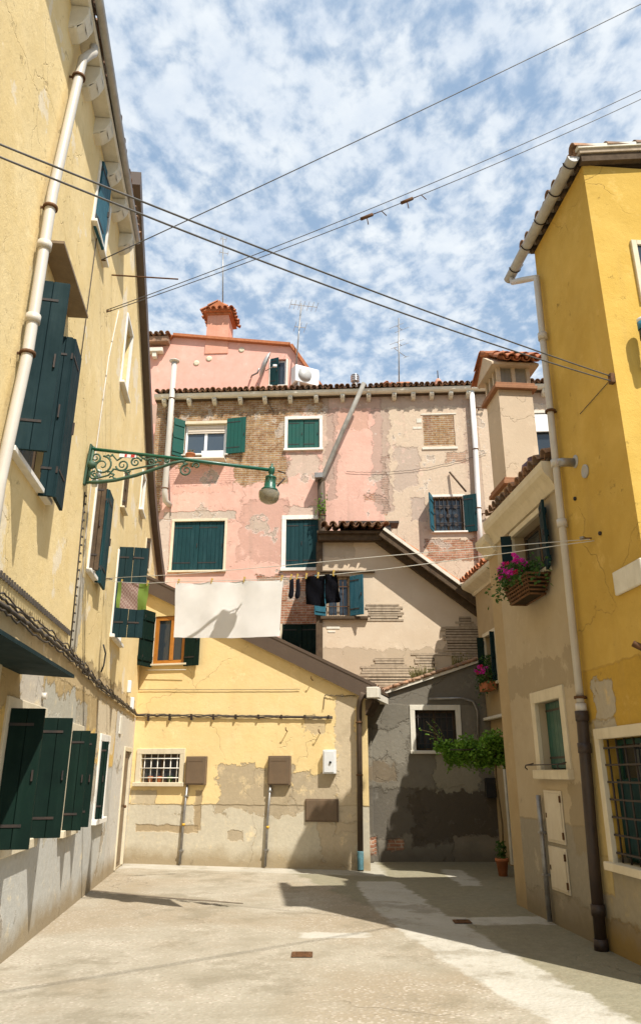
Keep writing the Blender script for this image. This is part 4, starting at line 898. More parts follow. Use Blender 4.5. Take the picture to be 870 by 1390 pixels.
for i, (px, py, lab) in enumerate(((527, 524, 'loose broken roof tile lying on the ridge left of the thin cross-shaped antenna'), (553, 526, 'loose curved roof tile lying askew just right of the thin cross-shaped antenna'))):
    p = rt(px, py, 21.6); t = thing('loose_tile', lab, 'roof tile', loc=p, rot=.6+i, group='loose tiles on the long roof'); bm = BM(); tiles(bm, Matrix.Rotation(R_(-8), 4, 'X') @ Matrix.Translation((-.1, -.2, .02)), .2, .5, seed=i); o = link('tile', bm, M['redtile'], t)

# ================================================================== BEIGE HOUSE WITH LATHS
BH = thing('beige_house', 'beige plastered house with exposed wooden laths and a steep dark roof edge in the middle', 'house', BF)
bm = BM(); wall_mesh(bm, [(-.95, 0), (3.4, 0), (3.4, 4.5), (.42, 6.78), (-.95, 6.70)], [(-.87, -.32, 4.92, 5.86, .2)], 3.6); link('wall', bm, [M['beige'], M['interior']], BH)
A_ = Vector((.40, 6.80)); B_ = Vector((3.55, 4.36)); nn = Vector((-(B_-A_).y, (B_-A_).x)).normalized()
def strip2(bm, o0, o1, y0, y1, mi=0): prism(bm, [tuple(A_+nn*o0), tuple(B_+nn*o0), tuple(B_+nn*o1), tuple(A_+nn*o1)], y0, y1, 'y', mi)
bm = BM(); strip2(bm, .004, .05, -.42, 3.7); rfo = link('roof', bm, M['wood'], BH)
bm = BM(); strip2(bm, -.20, .0, -.14, -.03); strip2(bm, -.10, .0, -.42, -.34); link('verge_rafter', bm, M['wood'], BH)
bm = BM(); strip2(bm, .052, .12, -.46, -.30); link('verge_mortar', bm, M['stone'], rfo)
ang = math.atan2(A_.y-B_.y, B_.x-A_.x)
bm = BM(); tiles(bm, Matrix.Translation((A_.x+nn.x*.05, 3.5, A_.y+nn.y*.05)) @ Matrix.Rotation(-math.pi/2, 4, 'Z') @ Matrix.Rotation(-ang, 4, 'X'), 3.9, 3.95, .2, .38, seed=12); link('roof_tiles', bm, M['redtile'], rfo)
bm = BM(); prism(bm, [(-.30, 6.80), (-.30, 6.86), (3.5, 7.9), (3.5, 6.8)], -1.08, .40, 'x'); rfo = link('roof', bm, M['wood'], BH)
bm = BM(); tiles(bm, slopeM(.5, 2.2, 7.62, 15.5), 1.55, 2.75, .2, .38, seed=13, jit=.02); link('roof_tiles', bm, M['tile'], rfo)
bm = BM(); box(bm, -1.05, .42, -.22, -.001, 6.66, 6.795); link('eave_beam', bm, M['wood'], BH)
bm = BM(); box(bm, -.5, .75, .9, 1.3, 7.1, 7.42); box(bm, -.55, .95, .85, 1.35, 7.42, 7.47); link('ridge_flashing', bm, M['iron'], BH)
bm = BM(); box(bm, -1.10, -.951, -.05, .1, 0, 6.65); link('corner_post', bm, M['wood'], BH)
w = window(BH, -.87, -.32, 4.92, 5.86, 'lath', .05, sill=False); casement(w, -.86, -.33, 4.93, 5.85, .12, M['lath'], M['glass'], 2)
bm = BM(); box(bm, -1.0, .07, -.10, -.0, 4.85, 4.915, bev=.006); link('sill_board', bm, M['wood'], w); bm = BM(); box(bm, -1.0, .25, -.07, -.0, 5.93, 5.975, bev=.006); link('lintel_board', bm, M['wood'], w)
shutter(w, [(-.32, .02), (-.03, .24)], 4.93, 5.84, M['lteal']); shutter(w, [(-.88, .02), (-1.14, .2)], 4.93, 5.84, M['lteal'])
grille(w, -.86, -.33, 4.93, 5.85, .05, 5, 2, .008, 'rust')
# exposed laths: rows of thin battens; a dark sheet stands in for the shaded gap
def lath_patch(rows, seed):
    rr = random.Random(seed); bm = BM(); bk = BM()
    for (x0, x1, y0, y1) in rows:
        a = BF.loc(x0, y1); b = BF.loc(x1, y0); z = a[1]
        box(bk, a[0]+.02, b[0]-.02, -.004, .001, a[1], b[1]-.01)
        while z < b[1]-.02:
            ja, jb = rr.uniform(-.10, .04), rr.uniform(-.05, .12); sl_ = rr.uniform(-.006, .006)
            box(bm, a[0]+ja, b[0]+jb, -.012-rr.uniform(0, .010), -.0045, z+rr.uniform(-.004, .004), z+.044+rr.uniform(-.008, .004), 0); z += .058+rr.uniform(-.004, .006)
    o = link('lath_gap_shade', bk, M['soil'], BH); link('laths', bm, M['lath'], o)
lath_patch([(502, 541, 821, 843)], 1)
lath_patch([(604, 652, 850, 868), (606, 656, 868, 884), (622, 640, 838, 850), (560, 600, 886, 889), (612, 658, 884, 894)], 2)
lath_patch([(508, 549, 893, 904), (490, 573, 905, 918), (500, 580, 918, 930), (506, 540, 930, 940), (569, 612, 888, 890), (569, 590, 890, 912)], 3)
bm = BM(); q = BF.loc(443, 852); box(bm, q[0], q[0]+.3, -.012, .001, q[1]-.03, q[1]+.02, bev=.004); box(bm, q[0]+.03, q[0]+.2, -.01, .001, q[1]-.11, q[1]-.07, bev=.004); link('plaster_chip', bm, M['stone'], BH)

# ================================================================== DARK LEAN-TO WALL
GW = thing('dark_outbuilding', 'low stained dark grey building in the shade with a barred window and vine', 'outbuilding', GF)
gt = [(2.75, 3.98), (2.35, 3.80), (1.7, 3.58), (1.0, 3.36), (.3, 3.14), (-.3, 3.0)]
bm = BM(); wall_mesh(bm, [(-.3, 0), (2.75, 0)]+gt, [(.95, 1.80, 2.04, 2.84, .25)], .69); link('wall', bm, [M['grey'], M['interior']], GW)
bm = BM()
for a, b in zip(gt[:-1], gt[1:]): prism(bm, [(a[0], a[1]+.004), (b[0], b[1]+.004), (b[0], b[1]+.06), (a[0], a[1]+.06)], -.07, .69, 'y')
rfo = link('roof', bm, M['stone'], GW)
bm = BM(); rr = random.Random(5)
for k in range(22):
    x = lerp(-.2, 2.6, k/21); zz = 3.14+(x-.3)*.315+.09; tube(bm, [(x-.09, -.08+rr.uniform(-.02, .02), zz-.01), (x+.1, -.07, zz+.035)], .035, 8)
link('coping_tiles', bm, M['tile'], rfo)
w = window(GW, .95, 1.80, 2.04, 2.84, 'stone', .10, sw=.06); grille(w, .96, 1.79, 2.05, 2.83, .04, 7, 3, .009); casement(w, .96, 1.79, 2.05, 2.83, .14, M['wood'], M['glass'])
bm = BM(); P = [Vector((s_, -.05, z_)) for s_, z_ in (GF.loc(582, 949), GF.loc(625, 948), GF.loc(641, 952), GF.loc(647, 965), GF.loc(648, 1000))]; tube(bm, P, .025, 8); link('conduit', bm, M['galv'], GW)
bm = BM(); box(bm, -.25, .04, -.18, .0, 0, 2.5, bev=.02); link('wall_pier', bm, M['grey'], GW)
# weeds on the wall top
for i, (x, n_, lab) in enumerate(((1.15, 150, 'tuft of dry yellowish weeds on the sloping top of the dark wall below the laths'), (2.0, 60, 'small weed growing high on the sloping wall top beside the cream house'))):
    t = thing('weed_tuft', lab, 'weed', GF, GF.world(x, 3.22+(x-.3)*.315, -.05), group='weeds on the dark wall top'); bm = BM()
    for k in range(n_):
        a = rr.uniform(-.22, .22); h_ = rr.uniform(.06, .26); c = Vector((a, rr.uniform(-.08, .08), 0)); tip = c+Vector((rr.uniform(-.1, .1), rr.uniform(-.1, .05), h_)); s2 = Vector((rr.uniform(.006, .014), 0, 0))
        bm.faces.new([bm.verts.new(v) for v in (c-s2, c+s2, tip)])
        if k % 3 == 0: leaf_quad(bm, tip, .05, rr)
    link('foliage', bm, M['weed'], t)

# ================================================================== CREAM HOUSE (RIGHT)
CH = thing('cream_house', 'narrow cream plastered house on the right with stone cornice, shuttered window and metal hatches', 'house', RF)
seam = lambda z: lerp(.10, .44, z/8)
bm = BM(); wall_mesh(bm, [(-2.12, 0), (seam(0), 0), (seam(5.1), 5.1), (-2.12, 5.1)], [(-1.42, -.24, 3.92, 4.66, .28), (-1.13, -.32, 1.64, 2.42, .22)], 3.0); link('wall', bm, [M['cream'], M['interior']], CH)
def cornice(x0, x1, z, dep, h, parent, name='cornice', m='creamstone'):
    bm = BM(); pr = [(.02, z-h), (-.03, z-h), (-.06, z-h*.8)]+[(-dep+(dep-.06)*math.cos(a)*.9-.0, z-h*.8+h*.55*math.sin(a)) for a in (1.2, .8)][:0]+[(-dep*.55, z-h*.62), (-dep*.9, z-h*.42), (-dep, z-h*.25), (-dep, z), (.02, z)]
    prism(bm, pr, x0, x1, 'x'); return link(name, bm, M[m], parent)
cornice(-2.16, seam(5.2)-.02, 5.10, .17, .34, CH)
cornice(-2.62, -2.125, 4.92, .17, .26, CH)
bm = BM(); box(bm, -2.6, -2.122, .02, 2.9, 0, 4.9); link('wall_return', bm, M['creamup'], CH)
bm = BM(); prism(bm, [(-.1, 5.104), (-.1, 5.13), (3.0, 6.0), (3.0, 5.12)], -2.14, seam(5.2), 'x'); rfo = link('roof', bm, M['wood'], CH)
bm = BM(); tiles(bm, slopeM(seam(5)-.05, 2.8, 5.93, 15.5), 2.3, 3.0, .19, .36, seed=15); link('roof_tiles', bm, M['tile'], rfo)
w = window(CH, -1.42, -.24, 3.92, 4.66, 'creamstone', .07, label='upper window with dark shutters above the flower basket'); casement(w, -1.41, -.25, 3.93, 4.65, .16, M['wood'], M['glass'], 2)
shutter(w, [(-.26, .02), (.06, .10)], 3.88, 4.70, M['slate']); shutter(w, [(-1.42, .02), (-1.47, .16)], 3.9, 4.68, M['slate'])
w = window(CH, -1.13, -.32, 1.64, 2.42, 'creamstone', .13, sw=.10); casement(w, -1.12, -.33, 1.65, 2.41, .14, M['wood'], M['glass']); shutter(w, [(-1.10, -.13), (-.36, -.10)], 1.66, 2.41, M['green'])
bm = BM(); tube(bm, [(-1.36, -.10, 1.70), (-.14, -.10, 1.70)], .008, 6)
for x in (-1.36, -.3): tube(bm, [(x, -.02, 1.72), (x, -.12, 1.70), (x, -.13, 1.67), (x+.02, -.11, 1.65)], .008, 6)
link('clothes_rail', bm, M['iron'], CH)
for (x0, x1, z0, z1, lab) in ((-1.12, -.58, .86, 1.42, 'upper cream metal hatch in the right-hand cream wall'), (-1.14, -.60, .36, .82, 'lower cream metal hatch close to the ground in the right-hand cream wall')):
    o = bpy.data.objects.new('wall_hatch', None); t = thing('utility_hatch', lab, 'hatch', RF, RF.world((x0+x1)/2, z0), group='metal hatches in the cream wall'); bpy.data.objects.remove(o)
    a = (x1-x0)/2; h = z1-z0; bm = BM(); box(bm, -a, a, -.018, -.001, 0, h, bev=.004); link('frame', bm, M['hatch'], t); bm = BM(); box(bm, -a+.03, a-.03, -.028, -.0185, .03, h-.03, bev=.003); link('door_panel', bm, M['hatch'], t)
    bm = BM()
    for z in (.09, h-.09): box(bm, a-.035, a-.012, -.036, -.0185, z-.035, z+.035)
    box(bm, -a+.05, -a+.07, -.034, -.0285, h*.5-.02, h*.5+.03); link('hinge', bm, M['rust'], t)
for (s_, z_, r) in ((-1.55, 4.74, .03), (-2.05, 4.45, .02)):
    bm = BM(); lathe(bm, [(r*.5, -.03), (r, -.03), (r, .0), (r*.5, .0)], 10, M=Matrix.Translation((s_, -.0, z_)) @ Matrix.Rotation(R_(90), 4, 'X')); link('pipe_end', bm, M['iron'], CH)
# big square chimney with tiled gabled cap
bm = BM(); g5 = R_(5); cX, cY = 2.78, 10.7
ML = (Matrix.Translation(CH.location) @ Matrix.Rotation(RF.a, 4, 'Z')).inverted() @ Matrix.Translation((cX, cY, 0)) @ Matrix.Rotation(g5, 4, 'Z')
box(bm, 0, .54, 0, .62, 4.8, 7.22, 0, ML); ch = link('chimney', bm, M['chim'], CH)
for zz in (5.62, 7.222):
    bm = BM()
    for (z, e, h) in ((zz, .07, .06), (zz+.058, .045, .055)): box(bm, -e, .54+e, -e, .62+e, z, z+h, 0, ML, bev=.006)
    link('brick_collar', bm, M['collar'], ch)
for x, y in [(x, y) for x in (0, .24, .48) for y in (0, .56)]+[(0, .18), (0, .37)]:
    bm = BM(); box(bm, x, x+.06, y, y+.06, 7.336, 7.62, 0, ML); link('vent_pillar', bm, M['chim'], ch)
bm = BM(); box(bm, .04, .50, .04, .58, 7.336, 7.62, 0, ML); link('flue_core', bm, M['fluegrey'], ch)
bm = BM(); V = prism(bm, [(-.10, 7.622), (.72, 7.622), (.72, 7.66), (.31, 7.96), (-.10, 7.66)], -.10, .66, 'x')
for v in V: v.co = ML @ v.co
link('chimney_cap', bm, M['chim'], ch)
bm = BM(); rz = Matrix.Translation((.68, .31, 7.965)) @ Matrix.Rotation(math.pi, 4, 'Z') @ Matrix.Rotation(-R_(36), 4, 'X'); tiles(bm, ML @ rz, .78, .56, .16, .3, seed=16, jit=.008)
rz = Matrix.Translation((-.10, .31, 7.965)) @ Matrix.Rotation(-R_(36), 4, 'X'); tiles(bm, ML @ rz, .78, .56, .16, .3, seed=17, jit=.008)
tube(bm, [ML @ Vector((-.14, .31, 8.03)), ML @ Vector((.70, .31, 8.03))], .055, 10); link('cap_tiles', bm, M['redtile'], ch)
p = RF.world(-.15, 5.14, .02); t = thing('clay_ball', 'dark red round clay pot lying on the cream cornice next to the long downpipe', 'clay pot', loc=p+Vector((.1, .5, 0)))
bm = BM(); lathe(bm, [(.06, 0), (.16, .05), (.20, .16), (.17, .29), (.09, .36), (.09, .39), (.06, .39), (.05, .3)], 18); link('pot', bm, simple('dark_red_glaze', (.10, .02, .025), rough=.4), t)

# ================================================================== CREAM HOUSE FURTHER BACK
C2 = thing('narrow_cream_house', 'narrow ochre house in the shaded corner with the doorway under the vine', 'house', C2F)
e0 = C2F.loc(634, 780, .30); zt = e0[1]-.10
wx0, wz1 = C2F.loc(660, 795); wx1, wz0 = C2F.loc(684, 890)
wx0 = max(wx0, .12); wx1 = min(wx1, 1.25); wz0, wz1 = 3.32, 4.30
bm = BM(); wall_mesh(bm, [(-.2, 2.62), (4.5, 2.62), (4.5, zt), (-.2, zt)], [(.22, .95, wz0, wz1, .2)], 3); link('wall', bm, [M['creamup'], M['interior']], C2)
bm = BM(); wall_mesh(bm, [(-.2, 0), (4.5, 0), (4.5, 2.618), (-.2, 2.618)], [(.75, 1.65, .02, 2.05, .3)], 3); o = link('wall', bm, [M['creamup'], M['interior']], C2); o.location = (0, .06, 0)
bm = BM(); box(bm, 2.15, 4.5, -.22, .05, 0, 2.6); link('pier', bm, M['cream'], C2)
bm = BM(); box(bm, .0, 4.5, -.09, .02, 2.622, 2.68, bev=.008); link('drip_ledge', bm, M['stone'], C2)
cornice(-.35, 4.5, zt+.02, .28, .26, C2, m='creamstone')
bm = BM(); prism(bm, [(-.2, zt+.024), (-.2, zt+.05), (3, zt+.95), (3, zt+.03)], -.3, 4.5, 'x'); rfo = link('roof', bm, M['wood'], C2)
bm = BM(); tiles(bm, slopeM(4.4, 2.9, zt+.90, 16), 4.7, 3.3, .19, .36, seed=18); link('roof_tiles', bm, M['redtile'], rfo)
w = window(C2, .22, .95, wz0, wz1, 'creamstone', .07, label='tall upper window with dark shutters and flowers'); casement(w, .23, .94, wz0+.01, wz1-.01, .12, M['wood'], M['glass']); shutter(w, [(.22, .02), (.17, .16)], wz0, wz1, M['dgreen']); shutter(w, [(.95, .02), (.98, .12)], wz0, wz1, M['slate'])
d = link('door', surround_bm(.75, 1.65, .02, 2.05, .10, sill=False), M['stone'], C2); d.location = (0, .06, 0)
bm = BM(); box(bm, .76, 1.64, .14, .18, .03, 2.04)
for zz in (.15, 1.1): box(bm, .86, 1.54, .125, .1398, zz, zz+.8, bev=.01)
link('door_leaf', bm, M['dgreen'], d)
bm = BM(); P = [(2.10, -.27, 2.30), (2.10, -.27, 1.2), (2.08, -.27, .0)]; tube(bm, P, .045, 10); dp = link('downpipe', bm, M['darkpipe'], C2)

# ================================================================== DEEP YELLOW HOUSE (RIGHT)
RH = thing('deep_yellow_house', 'tall deep yellow house on the right edge with grey gutter and barred window', 'house', RF)
bm = BM(); wall_mesh(bm, [(seam(0)+.002, 0), (2.0, 0), (2.0, 8.02), (seam(8.02)+.002, 8.02)], [(.60, 1.72, .80, 1.93, .28)], 5); link('wall', bm, [M['yellow'], M['interior']], RH)
bm = BM(); prism(bm, [(-.06, 8.10), (-.06, 8.15), (5.2, 8.92), (5.2, 8.84)], .30, 2.10, 'x'); rfo = link('roof', bm, M['lath'], RH)
bm = BM(); tiles(bm, slopeM(2.06, 5.0, 8.86, 8.4), 1.72, 5.13, .19, .38, seed=20); link('roof_tiles', bm, M['tile'], rfo)
bm = BM()
for k in range(8): x = .40+k*.21; prism(bm, [(-.04, 8.02), (-.04, 8.098), (5.0, 8.83), (5.0, 8.75)], x, x+.08, 'x')
prism(bm, [(-.04, 8.0), (-.04, 8.098), (5.0, 8.83), (5.0, 8.7)], 2.002, 2.08, 'x')
box(bm, .42, 2.0, .02, .12, 8.022, 8.09); link('rafters', bm, M['wood'], RH)
bm = BM(); prism(bm, [(-.08, 8.153), (-.08, 8.20), (5.2, 8.97), (5.2, 8.922)], 2.04, 2.12, 'x'); link('verge_mortar', bm, M['stone'], rfo)
bm = BM(); gz, gy, gr = 8.08, -.12, .070
for (x0, x1) in ((-.24, 2.06),):
    rings = []
    for x in (x0, x1):
        rr_ = []
        for k in range(13): a = math.pi*k/12+math.pi; rr_.append((x, gy+math.cos(a)*gr, gz+math.sin(a)*gr))
        for k in range(12, -1, -1): a = math.pi*k/12+math.pi; rr_.append((x, gy+math.cos(a)*(gr-.008), gz+math.sin(a)*(gr-.008)))
        rings.append([bm.verts.new(v) for v in rr_])
    n = len(rings[0])
    for k in range(n): bm.faces.new((rings[0][k], rings[0][(k+1) % n], rings[1][(k+1) % n], rings[1][k]))
    for x in (x0, x1-.004):
        prism(bm, [(gy+math.cos(math.pi*k/12+math.pi)*gr, gz+math.sin(math.pi*k/12+math.pi)*gr) for k in range(13)], x-.004, x+.003, 'x')
gt_ = link('gutter', bm, M['gutter'], RH)
for x in (.02, .5, 1.0, 1.5, 1.95):
    bm = BM(); P = [(x, gy+math.cos(math.pi*k/10+math.pi)*(gr+.008), gz+math.sin(math.pi*k/10+math.pi)*(gr+.008)) for k in range(11)]; P += [(x, gy+gr+.05, gz+.06)]; tube(bm, P, .008, 6); link('gutter_hook', bm, M['iron'], gt_)
# downpipe: white plastic above, dark cast iron below
J = RF.loc(790, 972, .07); J = (J[0], J[1]); base_s = .07
P = [(-.12, gy, gz-gr-.01), (-.10, gy, gz-gr-.08), (.20, -.14, 7.83), (.36, -.075, 7.72)]
a = RF.loc(728, 375, .07); b = RF.loc(790, 972, .07)
P = P[:2]+[(lerp(-.1, a[0], .55), -.12, a[1]+.16), (a[0], -.075, a[1]-.02), (lerp(a[0], b[0], .5), -.075, lerp(a[1], b[1], .5)), (b[0], -.075, b[1])]
bm = BM(); tube(bm, P, .041, 14); dp = link('downpipe', bm, M['pvc'], RH)
for k, t in ((3, .32), (4, .22), (3, .95), (4, .97)):
    q = Vector(P[k]).lerp(Vector(P[k+1]), t); bm = BM(); lathe(bm, [(.052, -.045), (.058, -.045), (.058, .045), (.052, .045)], 14, q); link('pipe_collar', bm, M['pvc'], dp)
clamps(dp, [Vector(P[3]).lerp(Vector(P[4]), .7), Vector(P[4]).lerp(Vector(P[5]), .93)], .052)
b2 = RF.loc(815, 1285, .07); bm = BM(); tube(bm, [(b[0], -.078, b[1]+.02), (b[0]-.004, -.078, b[1]-.09), (lerp(b[0], b2[0], .5), -.075, b[1]*.5), (b2[0]+.02, -.075, .0)], .058, 14, rs=[.064, .060, .058, .058]); dp2 = link('downpipe_foot', bm, M['darkpipe'], RH)
for z in (b[1], 1.85, .35, .05):
    bm = BM(); x = lerp(b2[0]+.02, b[0], z/b[1]); lathe(bm, [(.058, -.05), (.070, -.05), (.070, .05), (.058, .05)], 14, (x, -.0765, z)); link('pipe_collar', bm, M['darkpipe'], dp2)
# barred window
w = window(RH, .60, 1.72, .80, 1.93, 'creamstone', .10); casement(w, .61, 1.71, .81, 1.92, .17, M['green'], M['glass'], 2, 3)
grille(w, .61, 1.71, .81, 1.92, .03, 6, 7, .011); bm = BM(); box(bm, .64, 1.69, .10, .12, .85, 1.55); link('curtain', bm, M['teal'], w)
# pieces on the yellow wall
def c3(px, py, out=.0): return RF.loc(px, py, out)
bm = BM(); a = c3(836, 788); b = c3(838, 815); zt_, zb_ = max(a[1], b[1]), min(a[1], b[1]); box(bm, a[0], 1.99, -.035, .001, 3.22, 3.45, bev=.008); link('stone_plaque', bm, M['stone'], RH)
bm = BM(); q = c3(772, 630, .05); lathe(bm, [(.0, -.18), (.035, -.18), (.05, -.13), (.05, .0), (.0, .0)], 14, M=Matrix.Translation((q[0]+.05, -.02, q[1])) @ Matrix.Rotation(R_(-90), 4, 'X') @ Matrix.Translation((0, 0, 0))); link('vent_stub', bm, M['galv'], RH)
bm = BM(); lathe(bm, [(.0, -.015), (.05, -.015), (.075, -.005), (.075, .0), (0, .0)], 16, M=Matrix.Translation((q[0]+.06, -.001, q[1]+.01)) @ Matrix.Rotation(R_(-90), 4, 'X')); link('vent_cover', bm, M['gutter'], RH); bm = BM(); q = c3(794, 634); lathe(bm, [(.0, .012), (.055, .012), (.06, .02), (.075, .02), (.075, .0), (0, .0)], 18, M=Matrix.Translation((q[0], -.001, q[1]-.05)) @ Matrix.Rotation(R_(90), 4, 'X')); link('vent_cover', bm, M['gutter'], RH)
for (px, py) in ((781, 677), (815, 724)): q = c3(px, py); bm = BM(); lathe(bm, [(.0, .03), (.022, .02), (.022, 0), (0, 0)], 10, M=Matrix.Translation((q[0], -.001, q[1])) @ Matrix.Rotation(R_(90), 4, 'X')); link('wall_plug', bm, M['iron'], RH)
bm = BM(); tube(bm, [(1.86, .0, 2.62), (1.80, -.12, 2.70)], .03, 10); link('iron_bar', bm, M['rust'], RH)
# on the sunlit end face (local x = 2.0 looking towards the camera)
bm = BM()
for (y0, y1, z0, z1) in ((.40, .46, 6.22, 7.0), (1.10, 1.16, 6.22, 7.0), (.46, 1.10, 6.94, 7.0), (.46, 1.10, 6.22, 6.28)): box(bm, 1.99, 2.035, y0, y1, z0, z1, bev=.004)
w = link('window', bm, M['creamstone'], RH); bm = BM(); box(bm, 1.98, 2.012, .46, 1.10, 6.28, 6.94); link('pane', bm, M['glass'], w)
bm = BM(); tube(bm, [(1.98, .33, 5.42), (2.07, .33, 5.42), (2.13, .31, 5.50), (2.14, .31, 5.68)], .048, 12); tube(bm, [(2.14, .31, 5.68), (2.14, .31, 5.80)], .056, 12); vv = link('flue_pipe', bm, M['black'], RH)
bm = BM(); lathe(bm, [(.056, 5.80), (.062, 5.80), (.062, 5.88), (.0, 5.88)], 14, (2.14, .31, 0)); link('flue_band', bm, M['blueplastic'], vv); bm = BM(); lathe(bm, [(.062, 5.882), (.062, 5.92), (.03, 5.935), (.0, 5.93)], 14, (2.14, .31, 0)); link('flue_cap', bm, M['box'], vv)
bm = BM(); a = c3(788, 562); b = c3(829, 516); tube(bm, [(a[0], -.012, a[1]), (b[0], -.012, b[1])], .004, 6); link('guy_cable', bm, M['cable'], RH)
# ================================================================== STREET LAMP ON BRACKET
LP = thing('wall_lamp', 'green wrought iron wall lamp on a long scrolled bracket with a glass bowl', 'street lamp', LF, LF.world(0, 5.08))
H0 = .42
LP.rotation_euler = (R_(4.0), 0, LF.a-R_(7.2))
bm = BM(); tube(bm, [(0, 0, H0), (0, -1.2, H0-.07), (0, -2.40, H0-.155)], .022, 10); arm = link('arm', bm, M['lampgreen'], LP)
bm = BM(); box(bm, -.04, .04, -.03, -.001, -.08, .48, bev=.01); lathe(bm, [(.0, .0), (.05, .0), (.06, .04), (.03, .09), (0, .09)], 12, M=Matrix.Translation((0, -.03, .2)) @ Matrix.Rotation(R_(90), 4, 'X')); tube(bm, [(0, -.05, H0+.03), (0, -.05, -.06)], .018, 8); link('wall_plate', bm, M['scroll'], LP)
bm = BM(); P = [(0, -.05, -.04), (0, -.18, -.03), (0, -.40, .01), (0, -.65, .09), (0, -.90, .20), (0, -1.10, .29), (0, -1.26, .335)]; tube(bm, P, .018, 8, rs=[.02, .026, .024, .024, .022, .02, .016]); link('brace', bm, M['scroll'], LP)
def spiral(bm, c, r, turns=1.6, a0=0, sgn=1, th=.012, k=26):
    P = []
    for i in range(k+1):
        t = i/k; a = a0+sgn*turns*2*math.pi*t; q = r*(1-.86*t); P.append((0, -(c[0]+math.cos(a)*q), c[1]+math.sin(a)*q))
    tube(bm, P, th, 6, rs=[th*(1.15-.5*i/k) for i in range(k+1)]); return P
bm = BM()
for c, r, a0, sg in (((.20, .20), .13, 1.6, -1), ((.46, .22), .085, 3.4, 1), ((.62, .27), .07, .3, 1), ((.82, .285), .055, 3.0, -1), ((.10, .30), .07, 4.6, 1), ((.12, .06), .06, 1.5, 1), ((1.02, .32), .035, 2, 1)): spiral(bm, c, r, a0=a0, sgn=sg)
for P in ([(.06, .10), (.16, .02), (.30, .07), (.36, .16), (.50, .14), (.62, .18), (.76, .22), (.92, .26)], [(.30, .36), (.38, .28), (.44, .33), (.54, .35)], [(.66, .36), (.74, .31), (.88, .35)]): tube(bm, [(0, -a, b) for a, b in P], .012, 6)
for (a, b) in ((.33, .12), (.36, .06), (.55, .12), (.28, .33), (.7, .33), (.9, .31)):
    for k in range(3): an = k*2.1+a*9; tube(bm, [(0, -a, b), (0, -a-.03*math.cos(an), b+.03*math.sin(an)), (0, -a-.055*math.cos(an+.5), b+.05*math.sin(an+.5))], .010, 5, rs=[.008, .014, .003])
link('scrollwork', bm, M['scroll'], LP)
bm = BM(); spiral(bm, (1.28, .20), .085, 1.5, 1.7, 1); tube(bm, [(0, -1.15, .34), (0, -1.22, .31), (0, -1.29, .285)], .012, 6); spiral(bm, (1.40, .27), .05, 1.3, 3.6, -1); link('end_scroll', bm, M['scroll'], LP)
bm = BM(); z0 = H0-.155; c = (0, -2.36, z0)
lathe(bm, [(.0, .12), (.018, .09), (.012, .06), (.04, .045), (.045, .02), (.045, -.04), (.03, -.06), (.028, -.085), (.075, -.10), (.085, -.115), (.07, -.13), (.07, -.20), (.085, -.215), (.082, -.26), (.12, -.295), (.125, -.315), (.11, -.32), (.0, -.32)], 20, c); [setattr(v, 'co', Vector(c)+(v.co-Vector(c))*.88) for v in bm.verts]; hd = link('lamp_head', bm, M['lampgreen'], LP)
for k in range(10):
    bm = BM(); a = k*math.pi/5; box(bm, -.006, .006, -.078, -.069, -.195, -.135, 0, Matrix.Translation(c) @ Matrix.Rotation(a, 4, 'Z')); [setattr(v, 'co', Vector(c)+(v.co-Vector(c))*.88) for v in bm.verts]; link('head_rib', bm, M['scroll'], hd)
bm = BM(); lathe(bm, [(.120, -.318), (.148, -.335), (.150, -.36), (.142, -.42), (.115, -.47), (.06, -.50), (.0, -.505)], 24, c); lathe(bm, [(.138, -.345), (.132, -.42), (.10, -.46), (.05, -.488), (.0, -.49)], 24, c); [setattr(v, 'co', Vector(c)+(v.co-Vector(c))*.88) for v in bm.verts]; link('glass_bowl', bm, M['lampglass'], LP, True)
bm = BM(); lathe(bm, [(.0, -.33), (.03, -.335), (.045, -.37), (.04, -.41), (.0, -.43)], 14, c); [setattr(v, 'co', Vector(c)+(v.co-Vector(c))*.88) for v in bm.verts]; link('bulb', bm, simple('amber_bulb', (.6, .42, .12), rough=.3), LP)
bm = BM(); tube(bm, [(0, -2.44, z0), (.0, -2.54, z0-.03)], .009, 6); tube(bm, [(.02, -2.45, z0-.2), (.05, -2.53, z0-.08)], .012, 6); link('side_lever', bm, M['iron'], LP)
for (y, z) in ((-.13, -.02), (-.16, .10)):
    bm = BM(); lathe(bm, [(.0, -.05), (.035, -.05), (.04, -.02), (.028, .0), (.04, .02), (.03, .05), (0, .055)], 12, (.05, y, z)); link('insulator', bm, simple('clear_insulator', (.7, .7, .66), rough=.2), LP)
bm = BM(); box(bm, -.012, .012, -.62, -.40, .325, .372); st_ = link('sticker', bm, M['box'], LP); bm = BM(); box(bm, .0122, .014, -.60, -.56, .33, .367); box(bm, .0122, .014, -.53, -.505, .33, .367); box(bm, -.014, -.0122, -.50, -.47, .33, .367); box(bm, -.014, -.0122, -.60, -.55, .33, .367); link('sticker_mark', bm, simple('red_print', (.55, .04, .03)), st_)

